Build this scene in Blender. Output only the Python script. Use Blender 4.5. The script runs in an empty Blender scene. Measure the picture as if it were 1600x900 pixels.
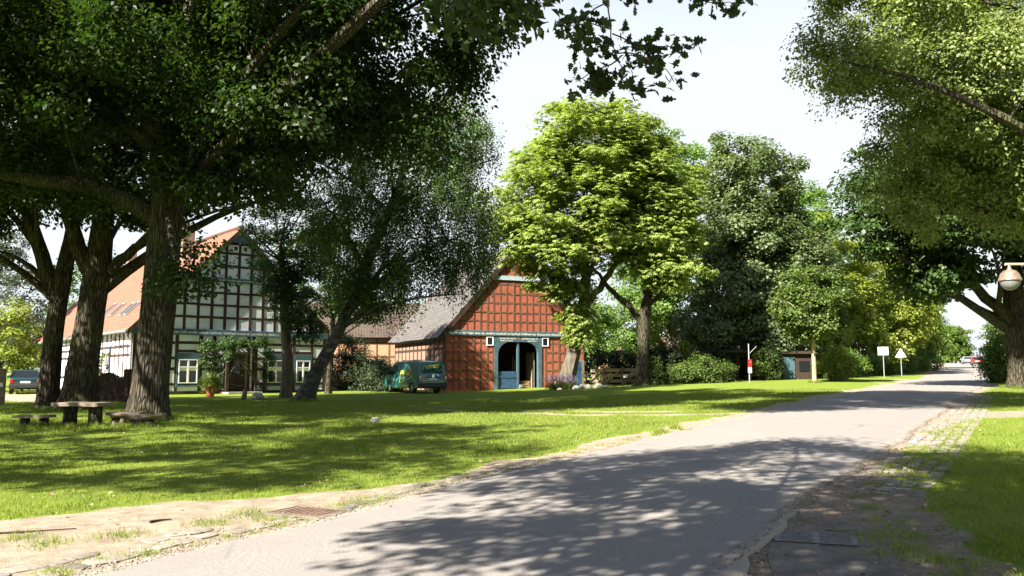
import bpy, bmesh, math, random
import numpy as np
from mathutils import Vector, Matrix
R = math.radians
random.seed(7)
RNG = np.random.default_rng(11)
scene = bpy.context.scene
COL = scene.collection

# ------------------------------------------------------------------ camera, sky, sun, exposure
SUN_AZ, SUN_EL = 46.0, 38.0            # direction the light travels, measured from +X towards +Y; height of the sun
cam = bpy.data.cameras.new('camera'); camo = bpy.data.objects.new('camera', cam); COL.objects.link(camo)
cam.sensor_width = 36; cam.lens = 29.25; cam.clip_start = .1; cam.clip_end = 3000
camo.location = (0, 0, 1.6); camo.rotation_euler = (R(90) + math.atan(135 / 1300), 0, 0)
scene.camera = camo
W = bpy.data.worlds.new('World'); scene.world = W; W.use_nodes = True
nt = W.node_tree
sky = nt.nodes.new('ShaderNodeTexSky'); sky.sky_type = 'NISHITA'; sky.sun_disc = False
sky.sun_elevation = R(SUN_EL); sky.sun_rotation = R(270 - SUN_AZ)
sky.air_density = 1.0; sky.dust_density = 1.2; sky.ozone_density = .8; sky.altitude = 20
# thin white summer haze thickens towards the horizon and thins out overhead
tc = nt.nodes.new('ShaderNodeTexCoord'); sx = nt.nodes.new('ShaderNodeSeparateXYZ'); nt.links.new(tc.outputs['Generated'], sx.inputs[0])
mr = nt.nodes.new('ShaderNodeMapRange'); mr.interpolation_type = 'SMOOTHSTEP'; nt.links.new(sx.outputs[2], mr.inputs[0])
mr.inputs[1].default_value = .33; mr.inputs[2].default_value = .62; mr.inputs[3].default_value = .94; mr.inputs[4].default_value = .0
mxs = nt.nodes.new('ShaderNodeMixRGB'); nt.links.new(mr.outputs[0], mxs.inputs[0]); nt.links.new(sky.outputs[0], mxs.inputs[1]); mxs.inputs[2].default_value = (4.0, 4.25, 4.45, 1)
nt.links.new(mxs.outputs[0], nt.nodes['Background'].inputs[0]); nt.nodes['Background'].inputs[1].default_value = .055
sl = bpy.data.lights.new('sun', 'SUN'); sl.energy = 5.0; sl.angle = R(.55); sl.color = (1, .93, .82)
so = bpy.data.objects.new('sun', sl); COL.objects.link(so)
ld = Vector((math.cos(R(SUN_AZ)) * math.cos(R(SUN_EL)), math.sin(R(SUN_AZ)) * math.cos(R(SUN_EL)), -math.sin(R(SUN_EL))))
so.rotation_euler = ld.to_track_quat('-Z', 'Y').to_euler(); so.location = (-30, -30, 60)
vs = scene.view_settings; vs.view_transform = 'Standard'; vs.look = 'None'; vs.gamma = 1; vs.use_curve_mapping = False
vs.exposure = 2.2
cy = scene.cycles; cy.use_denoising = True; cy.max_bounces = 6; cy.diffuse_bounces = 3; cy.glossy_bounces = 2
cy.transmission_bounces = 4; cy.transparent_max_bounces = 6; cy.sample_clamp_indirect = 4

# ------------------------------------------------------------------ terrain height (a gentle rise, steeper along the road)
def G(x, y):
    x = np.asarray(x, float); y = np.asarray(y, float)
    t = np.clip((x / np.maximum(y, 1.0) + .1) / .45, 0, 1); t = t * t * (3 - 2 * t)
    yy = np.maximum(y, 0); yy = np.where(yy < 170, yy, 170 + 30 * (1 - np.exp(-(np.maximum(yy, 170) - 170) / 30)))
    z = yy * (.009 + .0135 * t)
    return float(z) if z.ndim == 0 else z

# ------------------------------------------------------------------ materials
MATS = {}
class NT:
    def __init__(s, name):
        m = bpy.data.materials.new(name); m.use_nodes = True; s.m = m; s.t = m.node_tree
        s.b = s.t.nodes['Principled BSDF']; s.o = s.t.nodes['Material Output']
    def n(s, typ, **kw):
        nd = s.t.nodes.new('ShaderNode' + typ)
        for k, v in kw.items():
            if k in nd.inputs.keys(): s.put(nd.inputs[k], v)
            else: setattr(nd, k, v)
        return nd
    def put(s, inp, v):
        if isinstance(v, bpy.types.NodeSocket): s.t.links.new(v, inp)
        else: inp.default_value = v
    def set(s, **kw):
        for k, v in kw.items(): s.put(s.b.inputs[k.replace('_', ' ')], v)
    def coord(s, scale=(1, 1, 1), out='Object'):
        tc = s.n('TexCoord'); mp = s.n('Mapping', Scale=scale); s.t.links.new(tc.outputs[out], mp.inputs[0]); return mp.outputs[0]
    def noise(s, vec, scale, detail=4, rough=.55):
        nd = s.n('TexNoise', Scale=scale, Detail=detail, Roughness=rough); s.t.links.new(vec, nd.inputs['Vector']); return nd.outputs[0]
    def ramp(s, fac, stops):
        r = s.n('ValToRGB'); s.t.links.new(fac, r.inputs[0]); e = r.color_ramp.elements
        while len(e) < len(stops): e.new(.5)
        for i, (p, c) in enumerate(stops):
            e[i].position = p; e[i].color = (*c, 1) if len(c) == 3 else c
        return r.outputs[0]
    def mix(s, fac, a, b, mode='MIX'):
        nd = s.n('MixRGB', blend_type=mode); s.put(nd.inputs[0], fac)
        for i, v in ((1, a), (2, b)): s.put(nd.inputs[i], (*v, 1) if isinstance(v, tuple) and len(v) == 3 else v)
        return nd.outputs[0]
    def math(s, op, a, b=0.0):
        nd = s.n('Math', operation=op); s.put(nd.inputs[0], a); s.put(nd.inputs[1], b); return nd.outputs[0]
    def bump(s, h, strength=.4, dist=.02):
        nd = s.n('Bump', Strength=strength, Distance=dist); s.t.links.new(h, nd.inputs['Height']); s.t.links.new(nd.outputs[0], s.b.inputs['Normal'])

def rough_mat(name, c1, c2, scale=6, rough=.8, bump=.3, stretch=(1, 1, 1), spec=.3, metallic=0.0, fine=40, dist=.02):
    if name in MATS: return MATS[name]
    k = NT(name); v = k.coord(stretch)
    a = k.noise(v, scale); f = k.noise(v, fine, 3)
    mx = k.math('ADD', k.math('MULTIPLY', a, .7), k.math('MULTIPLY', f, .3))
    k.set(Base_Color=k.ramp(mx, [(.33, c1), (.67, c2)]), Roughness=rough, Specular_IOR_Level=spec, Metallic=metallic)
    if bump: k.bump(mx, bump, dist)
    MATS[name] = k.m; return k.m

def leaf_mat(name, cols, trans=.38, rough=.5, tint=1.25, patch=False):
    k = NT(name); g = k.n('NewGeometry')
    c = k.ramp(g.outputs['Random Per Island'], [(i / max(1, len(cols) - 1), q) for i, q in enumerate(cols)])
    if patch:      # lusher, drier and trodden parts of the lawn
        v = k.coord(); c = k.mix(k.ramp(k.noise(v, .55, 5, .65), [(.44, (0, 0, 0)), (.72, (.5, .5, .5))]), c, (.21, .225, .055)); c = k.mix(k.ramp(k.noise(v, 1.7, 5, .65), [(.50, (0, 0, 0)), (.68, (.7, .7, .7))]), c, (.075, .12, .022))
    k.set(Base_Color=c, Roughness=rough, Specular_IOR_Level=.35)
    tr = k.n('BsdfTranslucent'); k.t.links.new(k.mix(1, c, (1.15 * tint, 1.25 * tint, .55), 'MULTIPLY'), tr.inputs[0])
    ms = k.n('MixShader', Fac=trans); k.t.links.new(k.b.outputs[0], ms.inputs[1]); k.t.links.new(tr.outputs[0], ms.inputs[2])
    k.t.links.new(ms.outputs[0], k.o.inputs[0]); MATS[name] = k.m; return k.m

def brick_mat(name, c1, c2, mortar, bw=.25, bh=.075, axis='xz', msize=.012, bump=.5, dirt=(.10, .08, .06)):
    k = NT(name); tc = k.n('TexCoord'); sx = k.n('SeparateXYZ'); k.t.links.new(tc.outputs['Object'], sx.inputs[0])
    cx = k.n('CombineXYZ'); k.t.links.new(k.math('ADD', sx.outputs[0], sx.outputs[1]), cx.inputs[0]); k.t.links.new(sx.outputs[2], cx.inputs[1])
    b = k.n('TexBrick', Scale=1.0); k.t.links.new(cx.outputs[0], b.inputs['Vector'])
    b.inputs['Brick Width'].default_value = bw; b.inputs['Row Height'].default_value = bh; b.inputs['Mortar Size'].default_value = msize
    b.inputs['Color1'].default_value = (*c1, 1); b.inputs['Color2'].default_value = (*c2, 1); b.inputs['Mortar'].default_value = (*mortar, 1)
    b.inputs['Bias'].default_value = 0.0
    v = k.coord(); n = k.noise(v, 1.3, 6, .65); n2 = k.noise(v, 22, 4)
    c = k.mix(k.ramp(n, [(.45, (0, 0, 0)), (.75, (.55, .55, .55))]), b.outputs[0], dirt)
    c = k.mix(.35, c, k.ramp(n2, [(.3, (.55, .55, .55)), (.7, (1.35, 1.35, 1.35))]), 'MULTIPLY')
    k.set(Base_Color=c, Roughness=.88, Specular_IOR_Level=.2)
    k.bump(k.math('ADD', k.math('MULTIPLY', b.outputs['Fac'], -1.0), k.math('MULTIPLY', n2, .5)), bump, .01)
    MATS[name] = k.m; return k.m

def tile_mat(name, c1, c2, c3, w=.22, h=.33, moss=(.09, .085, .05)):
    # pantiles: the pattern runs along the slope (UV in metres)
    k = NT(name); v = k.coord((1, 1, 1), 'UV'); b = k.n('TexBrick', Scale=1.0); k.t.links.new(v, b.inputs['Vector'])
    b.inputs['Brick Width'].default_value = w; b.inputs['Row Height'].default_value = h; b.inputs['Mortar Size'].default_value = .02; b.offset = 0
    for i, q in (('Color1', c1), ('Color2', c2), ('Mortar', c3)): b.inputs[i].default_value = (*q, 1)
    n = k.noise(v, .55, 7, .65); n2 = k.noise(v, 9, 4)
    c = k.mix(k.ramp(n, [(.46, (0, 0, 0)), (.72, (.6, .6, .6))]), b.outputs[0], moss)
    c = k.mix(.45, c, k.ramp(n2, [(.3, (.5, .5, .5)), (.7, (1.4, 1.4, 1.4))]), 'MULTIPLY')
    sx = k.n('SeparateXYZ'); k.t.links.new(v, sx.inputs[0])
    wav = k.math('SINE', k.math('MULTIPLY', sx.outputs[0], 2 * math.pi / w))
    saw = k.math('FRACT', k.math('DIVIDE', sx.outputs[1], h))
    k.set(Base_Color=c, Roughness=.75, Specular_IOR_Level=.3)
    k.bump(k.math('ADD', k.math('MULTIPLY', wav, .5), k.math('SUBTRACT', k.math('MULTIPLY', n2, .4), saw)), .8, .03)
    MATS[name] = k.m; return k.m

def plain(name, c, rough=.5, metallic=0.0, coat=0.0, spec=.5, var=.15, scale=8):
    if name in MATS: return MATS[name]
    k = NT(name); n = k.noise(k.coord(), scale, 5)
    lo = tuple(q * (1 - var) for q in c); hi = tuple(min(1, q * (1 + var)) for q in c)
    k.set(Base_Color=k.ramp(n, [(.3, lo), (.7, hi)]), Roughness=rough, Metallic=metallic, Specular_IOR_Level=spec, Coat_Weight=coat)
    MATS[name] = k.m; return k.m

def glass_mat(name='window_glass', c=(.012, .014, .016)):
    k = NT(name); k.set(Base_Color=(*c, 1), Roughness=.06, Specular_IOR_Level=.6)
    k.bump(k.noise(k.coord(), 1.5, 2), .06, .05); MATS[name] = k.m; return k.m

M = MATS
glass_mat()
def oak_bark():
    k = NT('bark_oak'); v = k.coord((1, 1, .13)); w = k.mix(.14, v, k.n('TexNoise', Scale=5.0, Detail=5.0).outputs[1]); vo = k.n('TexVoronoi', feature='DISTANCE_TO_EDGE', Scale=15.0); k.t.links.new(w, vo.inputs['Vector'])
    n = k.noise(k.coord(), 2.2, 6, .65); f = k.noise(k.coord((1, 1, .4)), 38, 4); r = k.ramp(vo.outputs[0], [(.0, (0, 0, 0)), (.22, (1, 1, 1))])
    c = k.mix(r, (.018, .015, .011), k.ramp(k.math('ADD', k.math('MULTIPLY', n, .5), k.math('MULTIPLY', f, .5)), [(.35, (.045, .038, .028)), (.65, (.13, .112, .082))]))
    c = k.mix(k.ramp(k.noise(k.coord(), .9, 6, .7), [(.50, (0, 0, 0)), (.66, (.7, .7, .7))]), c, (.075, .085, .035))
    k.set(Base_Color=c, Roughness=.92, Specular_IOR_Level=.1); k.bump(k.math('ADD', k.math('MULTIPLY', r, .8), k.math('MULTIPLY', f, .4)), 1.0, .06); MATS['bark_oak'] = k.m
oak_bark()
rough_mat('bark_grey', (.05, .043, .033), (.15, .13, .098), 6, .9, .7, (1, 1, .35), .1, dist=.03)
rough_mat('bark_pale', (.22, .17, .10), (.42, .34, .21), 5, .85, .5, (1, 1, .3), .1)
def birch_bark():
    k = NT('bark_birch'); v = k.coord((1, 1, 2.2)); a = k.noise(v, 2.6, 6, .7); v2 = k.coord((1, 1, 7)); b = k.noise(v2, 3, 3)
    c = k.mix(k.ramp(b, [(.56, (0, 0, 0)), (.64, (1, 1, 1))]), k.ramp(a, [(.42, (.022, .019, .016)), (.57, (.075, .066, .056)), (.68, (.28, .265, .24))]), (.03, .028, .025))
    k.set(Base_Color=c, Roughness=.85); k.bump(a, .8, .05); MATS['bark_birch'] = k.m
birch_bark()
rough_mat('old_timber', (.028, .017, .013), (.07, .042, .032), 4, .85, .5, (3, 3, .8), .2)
rough_mat('barn_timber', (.075, .04, .028), (.165, .095, .062), 4, .9, .5, (3, 3, .8), .15)
rough_mat('grey_wood', (.10, .08, .06), (.27, .22, .17), 3, .9, .6, (.6, 6, 6), .15)
rough_mat('dark_wood', (.02, .014, .01), (.06, .04, .028), 4, .85, .4, (3, 3, .6), .2)
plain('teal_paint', (.045, .088, .108), .6, var=.3); plain('blue_paint', (.022, .06, .12), .6, var=.35)
plain('white_paint', (.75, .74, .70), .5, var=.06); plain('cream_letter', (.72, .72, .62), .6)
plain('black_rubber', (.015, .015, .016), .8); plain('steel', (.42, .42, .42), .35, .9); plain('galvanised', (.45, .46, .47), .45, .8)
plain('terracotta', (.42, .12, .05), .8); plain('chrome', (.7, .7, .7), .15, 1.0)
rough_mat('rust', (.10, .06, .045), (.20, .135, .105), 8, .85, .5, spec=.2)
rough_mat('cast_iron', (.085, .082, .085), (.20, .195, .195), 9, .6, .4, spec=.4, metallic=.2)
rough_mat('stone_pale', (.42, .38, .31), (.70, .66, .57), 5, .9, .5)
rough_mat('stone_grey', (.17, .15, .13), (.36, .33, .28), 5, .9, .6)
def cobble_mat():
    k = NT('cobble_stone'); g = k.n('NewGeometry'); v = k.coord(); n = k.noise(v, 16, 6, .7)
    c = k.ramp(g.outputs['Random Per Island'], [(0, (.13, .115, .10)), (.4, (.22, .19, .16)), (.75, (.29, .25, .21)), (1, (.20, .165, .15))])
    k.set(Base_Color=k.mix(.8, c, k.ramp(n, [(.3, (.45, .45, .45)), (.7, (1.4, 1.4, 1.4))]), 'MULTIPLY'), Roughness=.9, Specular_IOR_Level=.2); k.bump(n, .7, .02); MATS['cobble_stone'] = k.m
cobble_mat()
rough_mat('concrete', (.07, .06, .05), (.20, .175, .15), 4.5, .9, .6, fine=50)
brick_mat('white_brick', (.66, .69, .74), (.73, .76, .81), (.56, .59, .64), dirt=(.42, .44, .46), bump=.35)
brick_mat('red_brick', (.44, .125, .065), (.34, .085, .048), (.26, .085, .05), dirt=(.20, .055, .035), bump=.4)
brick_mat('old_brick', (.28, .14, .09), (.20, .10, .07), (.27, .23, .19), bump=.5)
brick_mat('ochre_brick', (.42, .235, .115), (.34, .18, .085), (.36, .27, .18), bump=.4, dirt=(.45, .25, .12))
tile_mat('red_tiles', (.275, .102, .06), (.20, .075, .048), (.105, .046, .033))
tile_mat('grey_roof', (.10, .093, .089), (.073, .067, .064), (.04, .037, .035), .3, .25, (.115, .10, .08))
tile_mat('brown_tiles', (.085, .055, .042), (.06, .042, .034), (.035, .026, .022))
# leaves
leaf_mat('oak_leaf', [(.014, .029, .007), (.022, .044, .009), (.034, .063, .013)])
leaf_mat('chestnut_leaf', [(.11, .165, .032), (.175, .238, .05), (.23, .28, .07), (.27, .302, .105)], .42)
leaf_mat('ash_leaf', [(.09, .16, .03), (.12, .20, .04), (.15, .235, .055)], .4)
leaf_mat('dark_oak_leaf', [(.07, .105, .045), (.11, .15, .066), (.15, .195, .09)], .3)
leaf_mat('lime_leaf', [(.07, .125, .02), (.10, .16, .028), (.14, .195, .04)], .4)
leaf_mat('yellow_leaf', [(.14, .19, .03), (.19, .23, .04), (.24, .26, .055)], .4)
leaf_mat('birch_leaf', [(.045, .085, .025), (.07, .12, .035), (.10, .155, .045)], .35)
leaf_mat('elm_leaf', [(.08, .12, .03), (.13, .175, .048), (.18, .22, .072), (.225, .245, .10)], .38)
leaf_mat('deep_leaf', [(.025, .055, .012), (.04, .075, .016), (.055, .10, .022)], .33)
leaf_mat('hedge_leaf', [(.018, .032, .012), (.026, .045, .016), (.035, .055, .02)], .25)
leaf_mat('shrub_leaf', [(.06, .10, .022), (.085, .13, .03), (.11, .155, .04)], .35)
leaf_mat('fir_needle', [(.06, .085, .06), (.085, .115, .08), (.11, .14, .10)], .15)
leaf_mat('dark_fir', [(.02, .035, .022), (.03, .05, .03), (.04, .06, .035)], .15)
leaf_mat('grass_blade', [(.09, .145, .014), (.145, .21, .022), (.20, .255, .03), (.27, .285, .07)], .4, .6, patch=True)
leaf_mat('dead_leaf', [(.13, .085, .05), (.24, .17, .11), (.36, .30, .22)], .2, .8, .8)
leaf_mat('lavender_bloom', [(.32, .20, .48), (.45, .32, .58), (.55, .45, .62)], .3, .7, .9)
leaf_mat('flower_red', [(.45, .05, .02), (.60, .14, .03), (.12, .17, .03)], .3, .7, .9)

# ------------------------------------------------------------------ mesh helpers
def tag(o, label=None, cat=None, group=None, kind=None):
    if label: o['label'] = label
    if cat: o['category'] = cat
    if group: o['group'] = group
    if kind: o['kind'] = kind
    return o
def empty(name, loc, rz=0, **kw):
    o = bpy.data.objects.new(name, None); COL.objects.link(o); o.location = loc; o.rotation_euler = (0, 0, rz); o.empty_display_size = .3
    return tag(o, **kw)
def raw_mesh(name, co, loop_v, sizes, mat, smooth=False):
    me = bpy.data.meshes.new(name); co = np.asarray(co, np.float32)
    me.vertices.add(len(co)); me.vertices.foreach_set('co', co.ravel())
    sizes = np.asarray(sizes, np.int32); me.loops.add(int(sizes.sum())); me.loops.foreach_set('vertex_index', np.asarray(loop_v, np.int32).ravel())
    me.polygons.add(len(sizes)); st = np.zeros(len(sizes), np.int32); st[1:] = np.cumsum(sizes)[:-1]
    me.polygons.foreach_set('loop_start', st); me.polygons.foreach_set('loop_total', sizes)
    if smooth: me.polygons.foreach_set('use_smooth', np.ones(len(sizes), bool))
    me.update(calc_edges=True); me.materials.append(mat); return me
def link(name, me, parent=None, loc=(0, 0, 0), rot=None):
    o = bpy.data.objects.new(name, me); COL.objects.link(o); o.location = loc
    if rot: o.rotation_euler = rot
    if parent is not None: o.parent = parent
    return o
class MB:
    """collects boxes, prisms, tubes and quads and links them as one mesh object"""
    def __init__(s): s.v = []; s.f = []; s.uv = {}
    def add(s, vs_, fs):
        b = len(s.v); s.v += [tuple(p) for p in vs_]; s.f += [tuple(i + b for i in f) for f in fs]; return s
    def box(s, x0, x1, y0, y1, z0, z1, j=0.0):
        p = [(x, y, z) for z in (z0, z1) for y in (y0, y1) for x in (x0, x1)]
        if j: p = [tuple(q + random.uniform(-j, j) for q in a) for a in p]
        return s.add(p, [(0, 2, 3, 1), (4, 5, 7, 6), (0, 1, 5, 4), (2, 6, 7, 3), (0, 4, 6, 2), (1, 3, 7, 5)])
    def beam(s, a, b, w, d, up=(0, 0, 1)):
        a, b = Vector(a), Vector(b); t = (b - a).normalized(); u = t.cross(Vector(up))
        if u.length < 1e-4: u = t.cross(Vector((1, 0, 0)))
        u.normalize(); n = u.cross(t); P_ = []
        for q in (a, b):
            for e, g in ((-1, -1), (1, -1), (1, 1), (-1, 1)): P_.append(q + u * (e * w / 2) + n * (g * d / 2))
        return s.add(P_, [(0, 1, 2, 3), (7, 6, 5, 4), (0, 4, 5, 1), (1, 5, 6, 2), (2, 6, 7, 3), (3, 7, 4, 0)])
    def tube(s, path, rad, n=8, cap=True, lump=0.0, flare=0.0):
        path = [Vector(p) for p in path]; rad = rad if hasattr(rad, '__len__') else [rad] * len(path)
        vs_, fs = [], []; u = None; ph = random.uniform(0, 6)
        for i, p in enumerate(path):
            t = (path[min(i + 1, len(path) - 1)] - path[max(i - 1, 0)]).normalized()
            u = t.cross(Vector((0, 1, .01))) if u is None else (u - t * u.dot(t))
            if u.length < 1e-5: u = t.cross(Vector((1, 0, 0)))
            u = u.normalized(); w = t.cross(u)
            for k in range(n):
                a = 2 * math.pi * k / n; r = rad[i]
                if lump: r *= 1 + lump * (math.sin(5 * a + ph + i * .35) + .6 * math.sin(9 * a + 2 * ph - i * .5) + random.uniform(-.3, .3))
                if flare: r *= 1 + flare * max(0, 1 - i / 3.0) ** 2 * (.6 + .5 * math.sin(5 * a + ph))
                vs_.append(p + (u * math.cos(a) + w * math.sin(a)) * r)
        for i in range(len(path) - 1):
            for k in range(n): fs.append((i * n + k, i * n + (k + 1) % n, (i + 1) * n + (k + 1) % n, (i + 1) * n + k))
        if cap: fs += [tuple(range(n - 1, -1, -1)), tuple(range((len(path) - 1) * n, len(path) * n))]
        return s.add(vs_, fs)
    def prism(s, pts, axis_vec):
        n = len(pts); a = [Vector(p) for p in pts]; b = [p + Vector(axis_vec) for p in a]
        return s.add(a + b, [tuple(range(n)), tuple(range(2 * n - 1, n - 1, -1))] + [(i, i + n, (i + 1) % n + n, (i + 1) % n) for i in range(n)])
    def lathe(s, prof, n=20, c=(0, 0, 0)):
        vs_, fs = [], []
        for r, z in prof:
            for k in range(n): vs_.append((c[0] + r * math.cos(2 * math.pi * k / n), c[1] + r * math.sin(2 * math.pi * k / n), c[2] + z))
        for i in range(len(prof) - 1):
            for k in range(n): fs.append((i * n + k, i * n + (k + 1) % n, (i + 1) * n + (k + 1) % n, (i + 1) * n + k))
        fs += [tuple(range(n - 1, -1, -1)), tuple(range((len(prof) - 1) * n, len(prof) * n))]
        return s.add(vs_, fs)
    def mesh(s, name, mat, smooth=False, bevel=0.0, seg=2, angle=35):
        me = bpy.data.meshes.new(name); me.from_pydata(s.v, [], s.f)
        bm = bmesh.new(); bm.from_mesh(me); bmesh.ops.recalc_face_normals(bm, faces=bm.faces)
        if bevel:
            ed = [e for e in bm.edges if len(e.link_faces) == 2 and e.calc_face_angle(0) > R(angle)]
            bmesh.ops.bevel(bm, geom=ed, offset=bevel, segments=seg, profile=.6, affect='EDGES', clamp_overlap=True)
        bm.to_mesh(me); bm.free(); me.materials.append(mat)
        if smooth:
            for p in me.polygons: p.use_smooth = True
            try: me.set_sharp_from_angle(angle=R(40))
            except Exception: pass
        return me
    def build(s, name, mat, parent=None, loc=(0, 0, 0), rot=None, **kw): return link(name, s.mesh(name, mat, **kw), parent, loc, rot)

# ------------------------------------------------------------------ ground, road, verges
def interp(poly, n):
    p = np.array(poly, float); d = np.r_[0, np.cumsum(np.linalg.norm(np.diff(p, axis=0), axis=1))]
    t = np.linspace(0, 1, n) ** 1.8 * d[-1]
    c = np.c_[np.interp(t, d, p[:, 0]), np.interp(t, d, p[:, 1])]
    for _ in range(4): c[1:-1] = .25 * c[:-2] + .5 * c[1:-1] + .25 * c[2:]
    return c
ROAD_L = [(-9, -8), (-6.6, 0), (-3.9, 5.2), (-3.29, 6.59), (-2.73, 7.75), (-2.06, 8.7), (-1.45, 10.07), (-.72, 11.88), (.63, 13.86), (2.52, 16.63), (4.31, 19.56), (6.36, 22.58), (11.83, 31.64), (21.16, 46.16), (31.14, 62.64), (48.08, 93.19), (75, 144.5), (90, 186), (92, 240)]
ROAD_R = [(-3.5, -8), (-1.2, 0), (1.0, 5.0), (1.55, 6.28), (2.13, 7.29), (2.92, 8.73), (4.10, 10.66), (5.95, 13.54), (9.13, 18.77), (12.1, 23.55), (16.89, 31.64), (24.2, 43), (33.2, 58), (50.5, 86), (79, 137), (96, 182), (99, 240)]
GRASS_L = [(-16, -8), (-11, 2), (-6.6, 7.3), (-5.25, 8.74), (-4.61, 9.42), (-3.85, 10.15), (-3.03, 10.62), (-1.96, 11.1), (-.95, 12.59), (.69, 15.23), (2.15, 17.71), (3.9, 20.3), (6.0, 23.2), (11.2, 31.9), (20.6, 46.5), (30.6, 63), (47.5, 93.6), (74.5, 145), (89.5, 186), (91.5, 241)]
GRASS_R = [(-.5, -8), (1.2, 0), (3.3, 5.2), (3.62, 7.3), (4.2, 9.4), (5.3, 11.82), (6.76, 14.16), (9.56, 18.77), (12.3, 22.9), (17.2, 31.4), (24.6, 42.8), (33.6, 57.8), (51, 85.8), (79.5, 136.8), (96.5, 182), (99.5, 240)]
def signed(poly, x, y):
    """signed distance to a polyline, positive on its left side"""
    p = np.array(poly, float); x = np.asarray(x, float); y = np.asarray(y, float); best = np.full(x.shape, 1e9); sg = np.ones(x.shape); bc = np.zeros(x.shape)
    for (ax, ay), (bx, by) in zip(p[:-1], p[1:]):
        dx, dy = bx - ax, by - ay; L2 = dx * dx + dy * dy
        t = np.clip(((x - ax) * dx + (y - ay) * dy) / L2, 0, 1); ex, ey = x - (ax + t * dx), y - (ay + t * dy)
        d = np.hypot(ex, ey); c = (dx * (y - ay) - dy * (x - ax)) / math.sqrt(L2); m = (d < best - 1e-6) | ((np.abs(d - best) <= 1e-6) & (np.abs(c) > bc))
        best = np.where(m, d, best); sg = np.where(m, np.where(c >= 0, 1, -1), sg); bc = np.where(m, np.abs(c), bc)
    return best * sg
def vnoise(x, y, s, seed=0):
    def h(i, j): 
        q = np.sin(i * 127.1 + j * 311.7 + seed * 74.7) * 43758.5453; return q - np.floor(q)
    x = np.asarray(x) / s; y = np.asarray(y) / s; i, j = np.floor(x), np.floor(y); f, g = x - i, y - j
    f = f * f * (3 - 2 * f); g = g * g * (3 - 2 * g)
    return (h(i, j) * (1 - f) + h(i + 1, j) * f) * (1 - g) + (h(i, j + 1) * (1 - f) + h(i + 1, j + 1) * f) * g
def dist_poly(poly, x, y): return np.abs(signed(poly, x, y))
TRACK = [(6.6, 24.4), (4.6, 24.6), (2.8, 26.0), (.8, 28.6), (-2, 31.8), (-6, 35.2), (-12, 36.8), (-19, 38.6), (-30, 44)]
SIDE = [(10.9, 21.7), (13.5, 23.2), (17, 24.2), (24, 25.2), (40, 27)]
DRIVE = [(-21, 41), (-25, 44.5), (-33, 48), (-50, 52)]
def soil_mask(x, y):
    """1 where bare earth or gravel shows, 0 where the lawn grows"""
    n = (vnoise(x, y, 1.1, 1) - .5) * .9 + (vnoise(x, y, .33, 2) - .5) * .5
    left = signed(GRASS_L, x, y); right = -signed(GRASS_R, x, y)
    g = np.maximum(left, right)                     # >0 : lawn
    m = np.clip(.5 - (g + n * .55) / .28, 0, 1)
    worn = np.clip(1 - right / .9, 0, 1) * (right > -.2) * np.clip((11.8 - y) / 2, 0, 1)     # trodden patch by the drain
    m = np.maximum(m, np.clip(worn * 1.5 + n * 1.5 - .45, 0, 1) * np.clip(worn * 6, 0, 1))
    dt = dist_poly(TRACK, x, y); tr = np.exp(-((dt - .75) / .42) ** 2) * np.clip((x + 11) / 14, .10, 1)
    m = np.maximum(m, np.clip(tr * 1.1 + n * 1.3 - .25, 0, .85) * np.clip(tr * 4, 0, 1))
    ds = dist_poly(SIDE, x, y); m = np.maximum(m, np.clip(1.15 - ds / 1.25 + n * .6, 0, 1))
    for bx, by, br in ((-11.4, 22.3, .9), (-10.9, 25.0, 1.1), (-16.6, 31.3, 1.3), (-9.7, 39, .8), (-3.9, 23.9, .35)): m = np.maximum(m, np.clip(np.exp(-((x - bx) ** 2 + (y - by) ** 2) / br ** 2) * 1.1 + n * .9 - .35, 0, .8) * (np.hypot(x - bx, y - by) < 2.2 * br))
    dd = dist_poly(DRIVE, x, y); m = np.maximum(m, np.clip((3.2 - dd) / .5 + n, 0, 1))
    return m
def axis_lines(lo, hi, flo, fhi, step, grow=1.22):
    a = list(np.arange(flo, fhi + 1e-6, step)); s = step
    while a[-1] < hi: s *= grow; a.append(a[-1] + s)
    s = step
    while a[0] > lo: s *= grow; a.insert(0, a[0] - s)
    return np.array(a)
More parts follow.
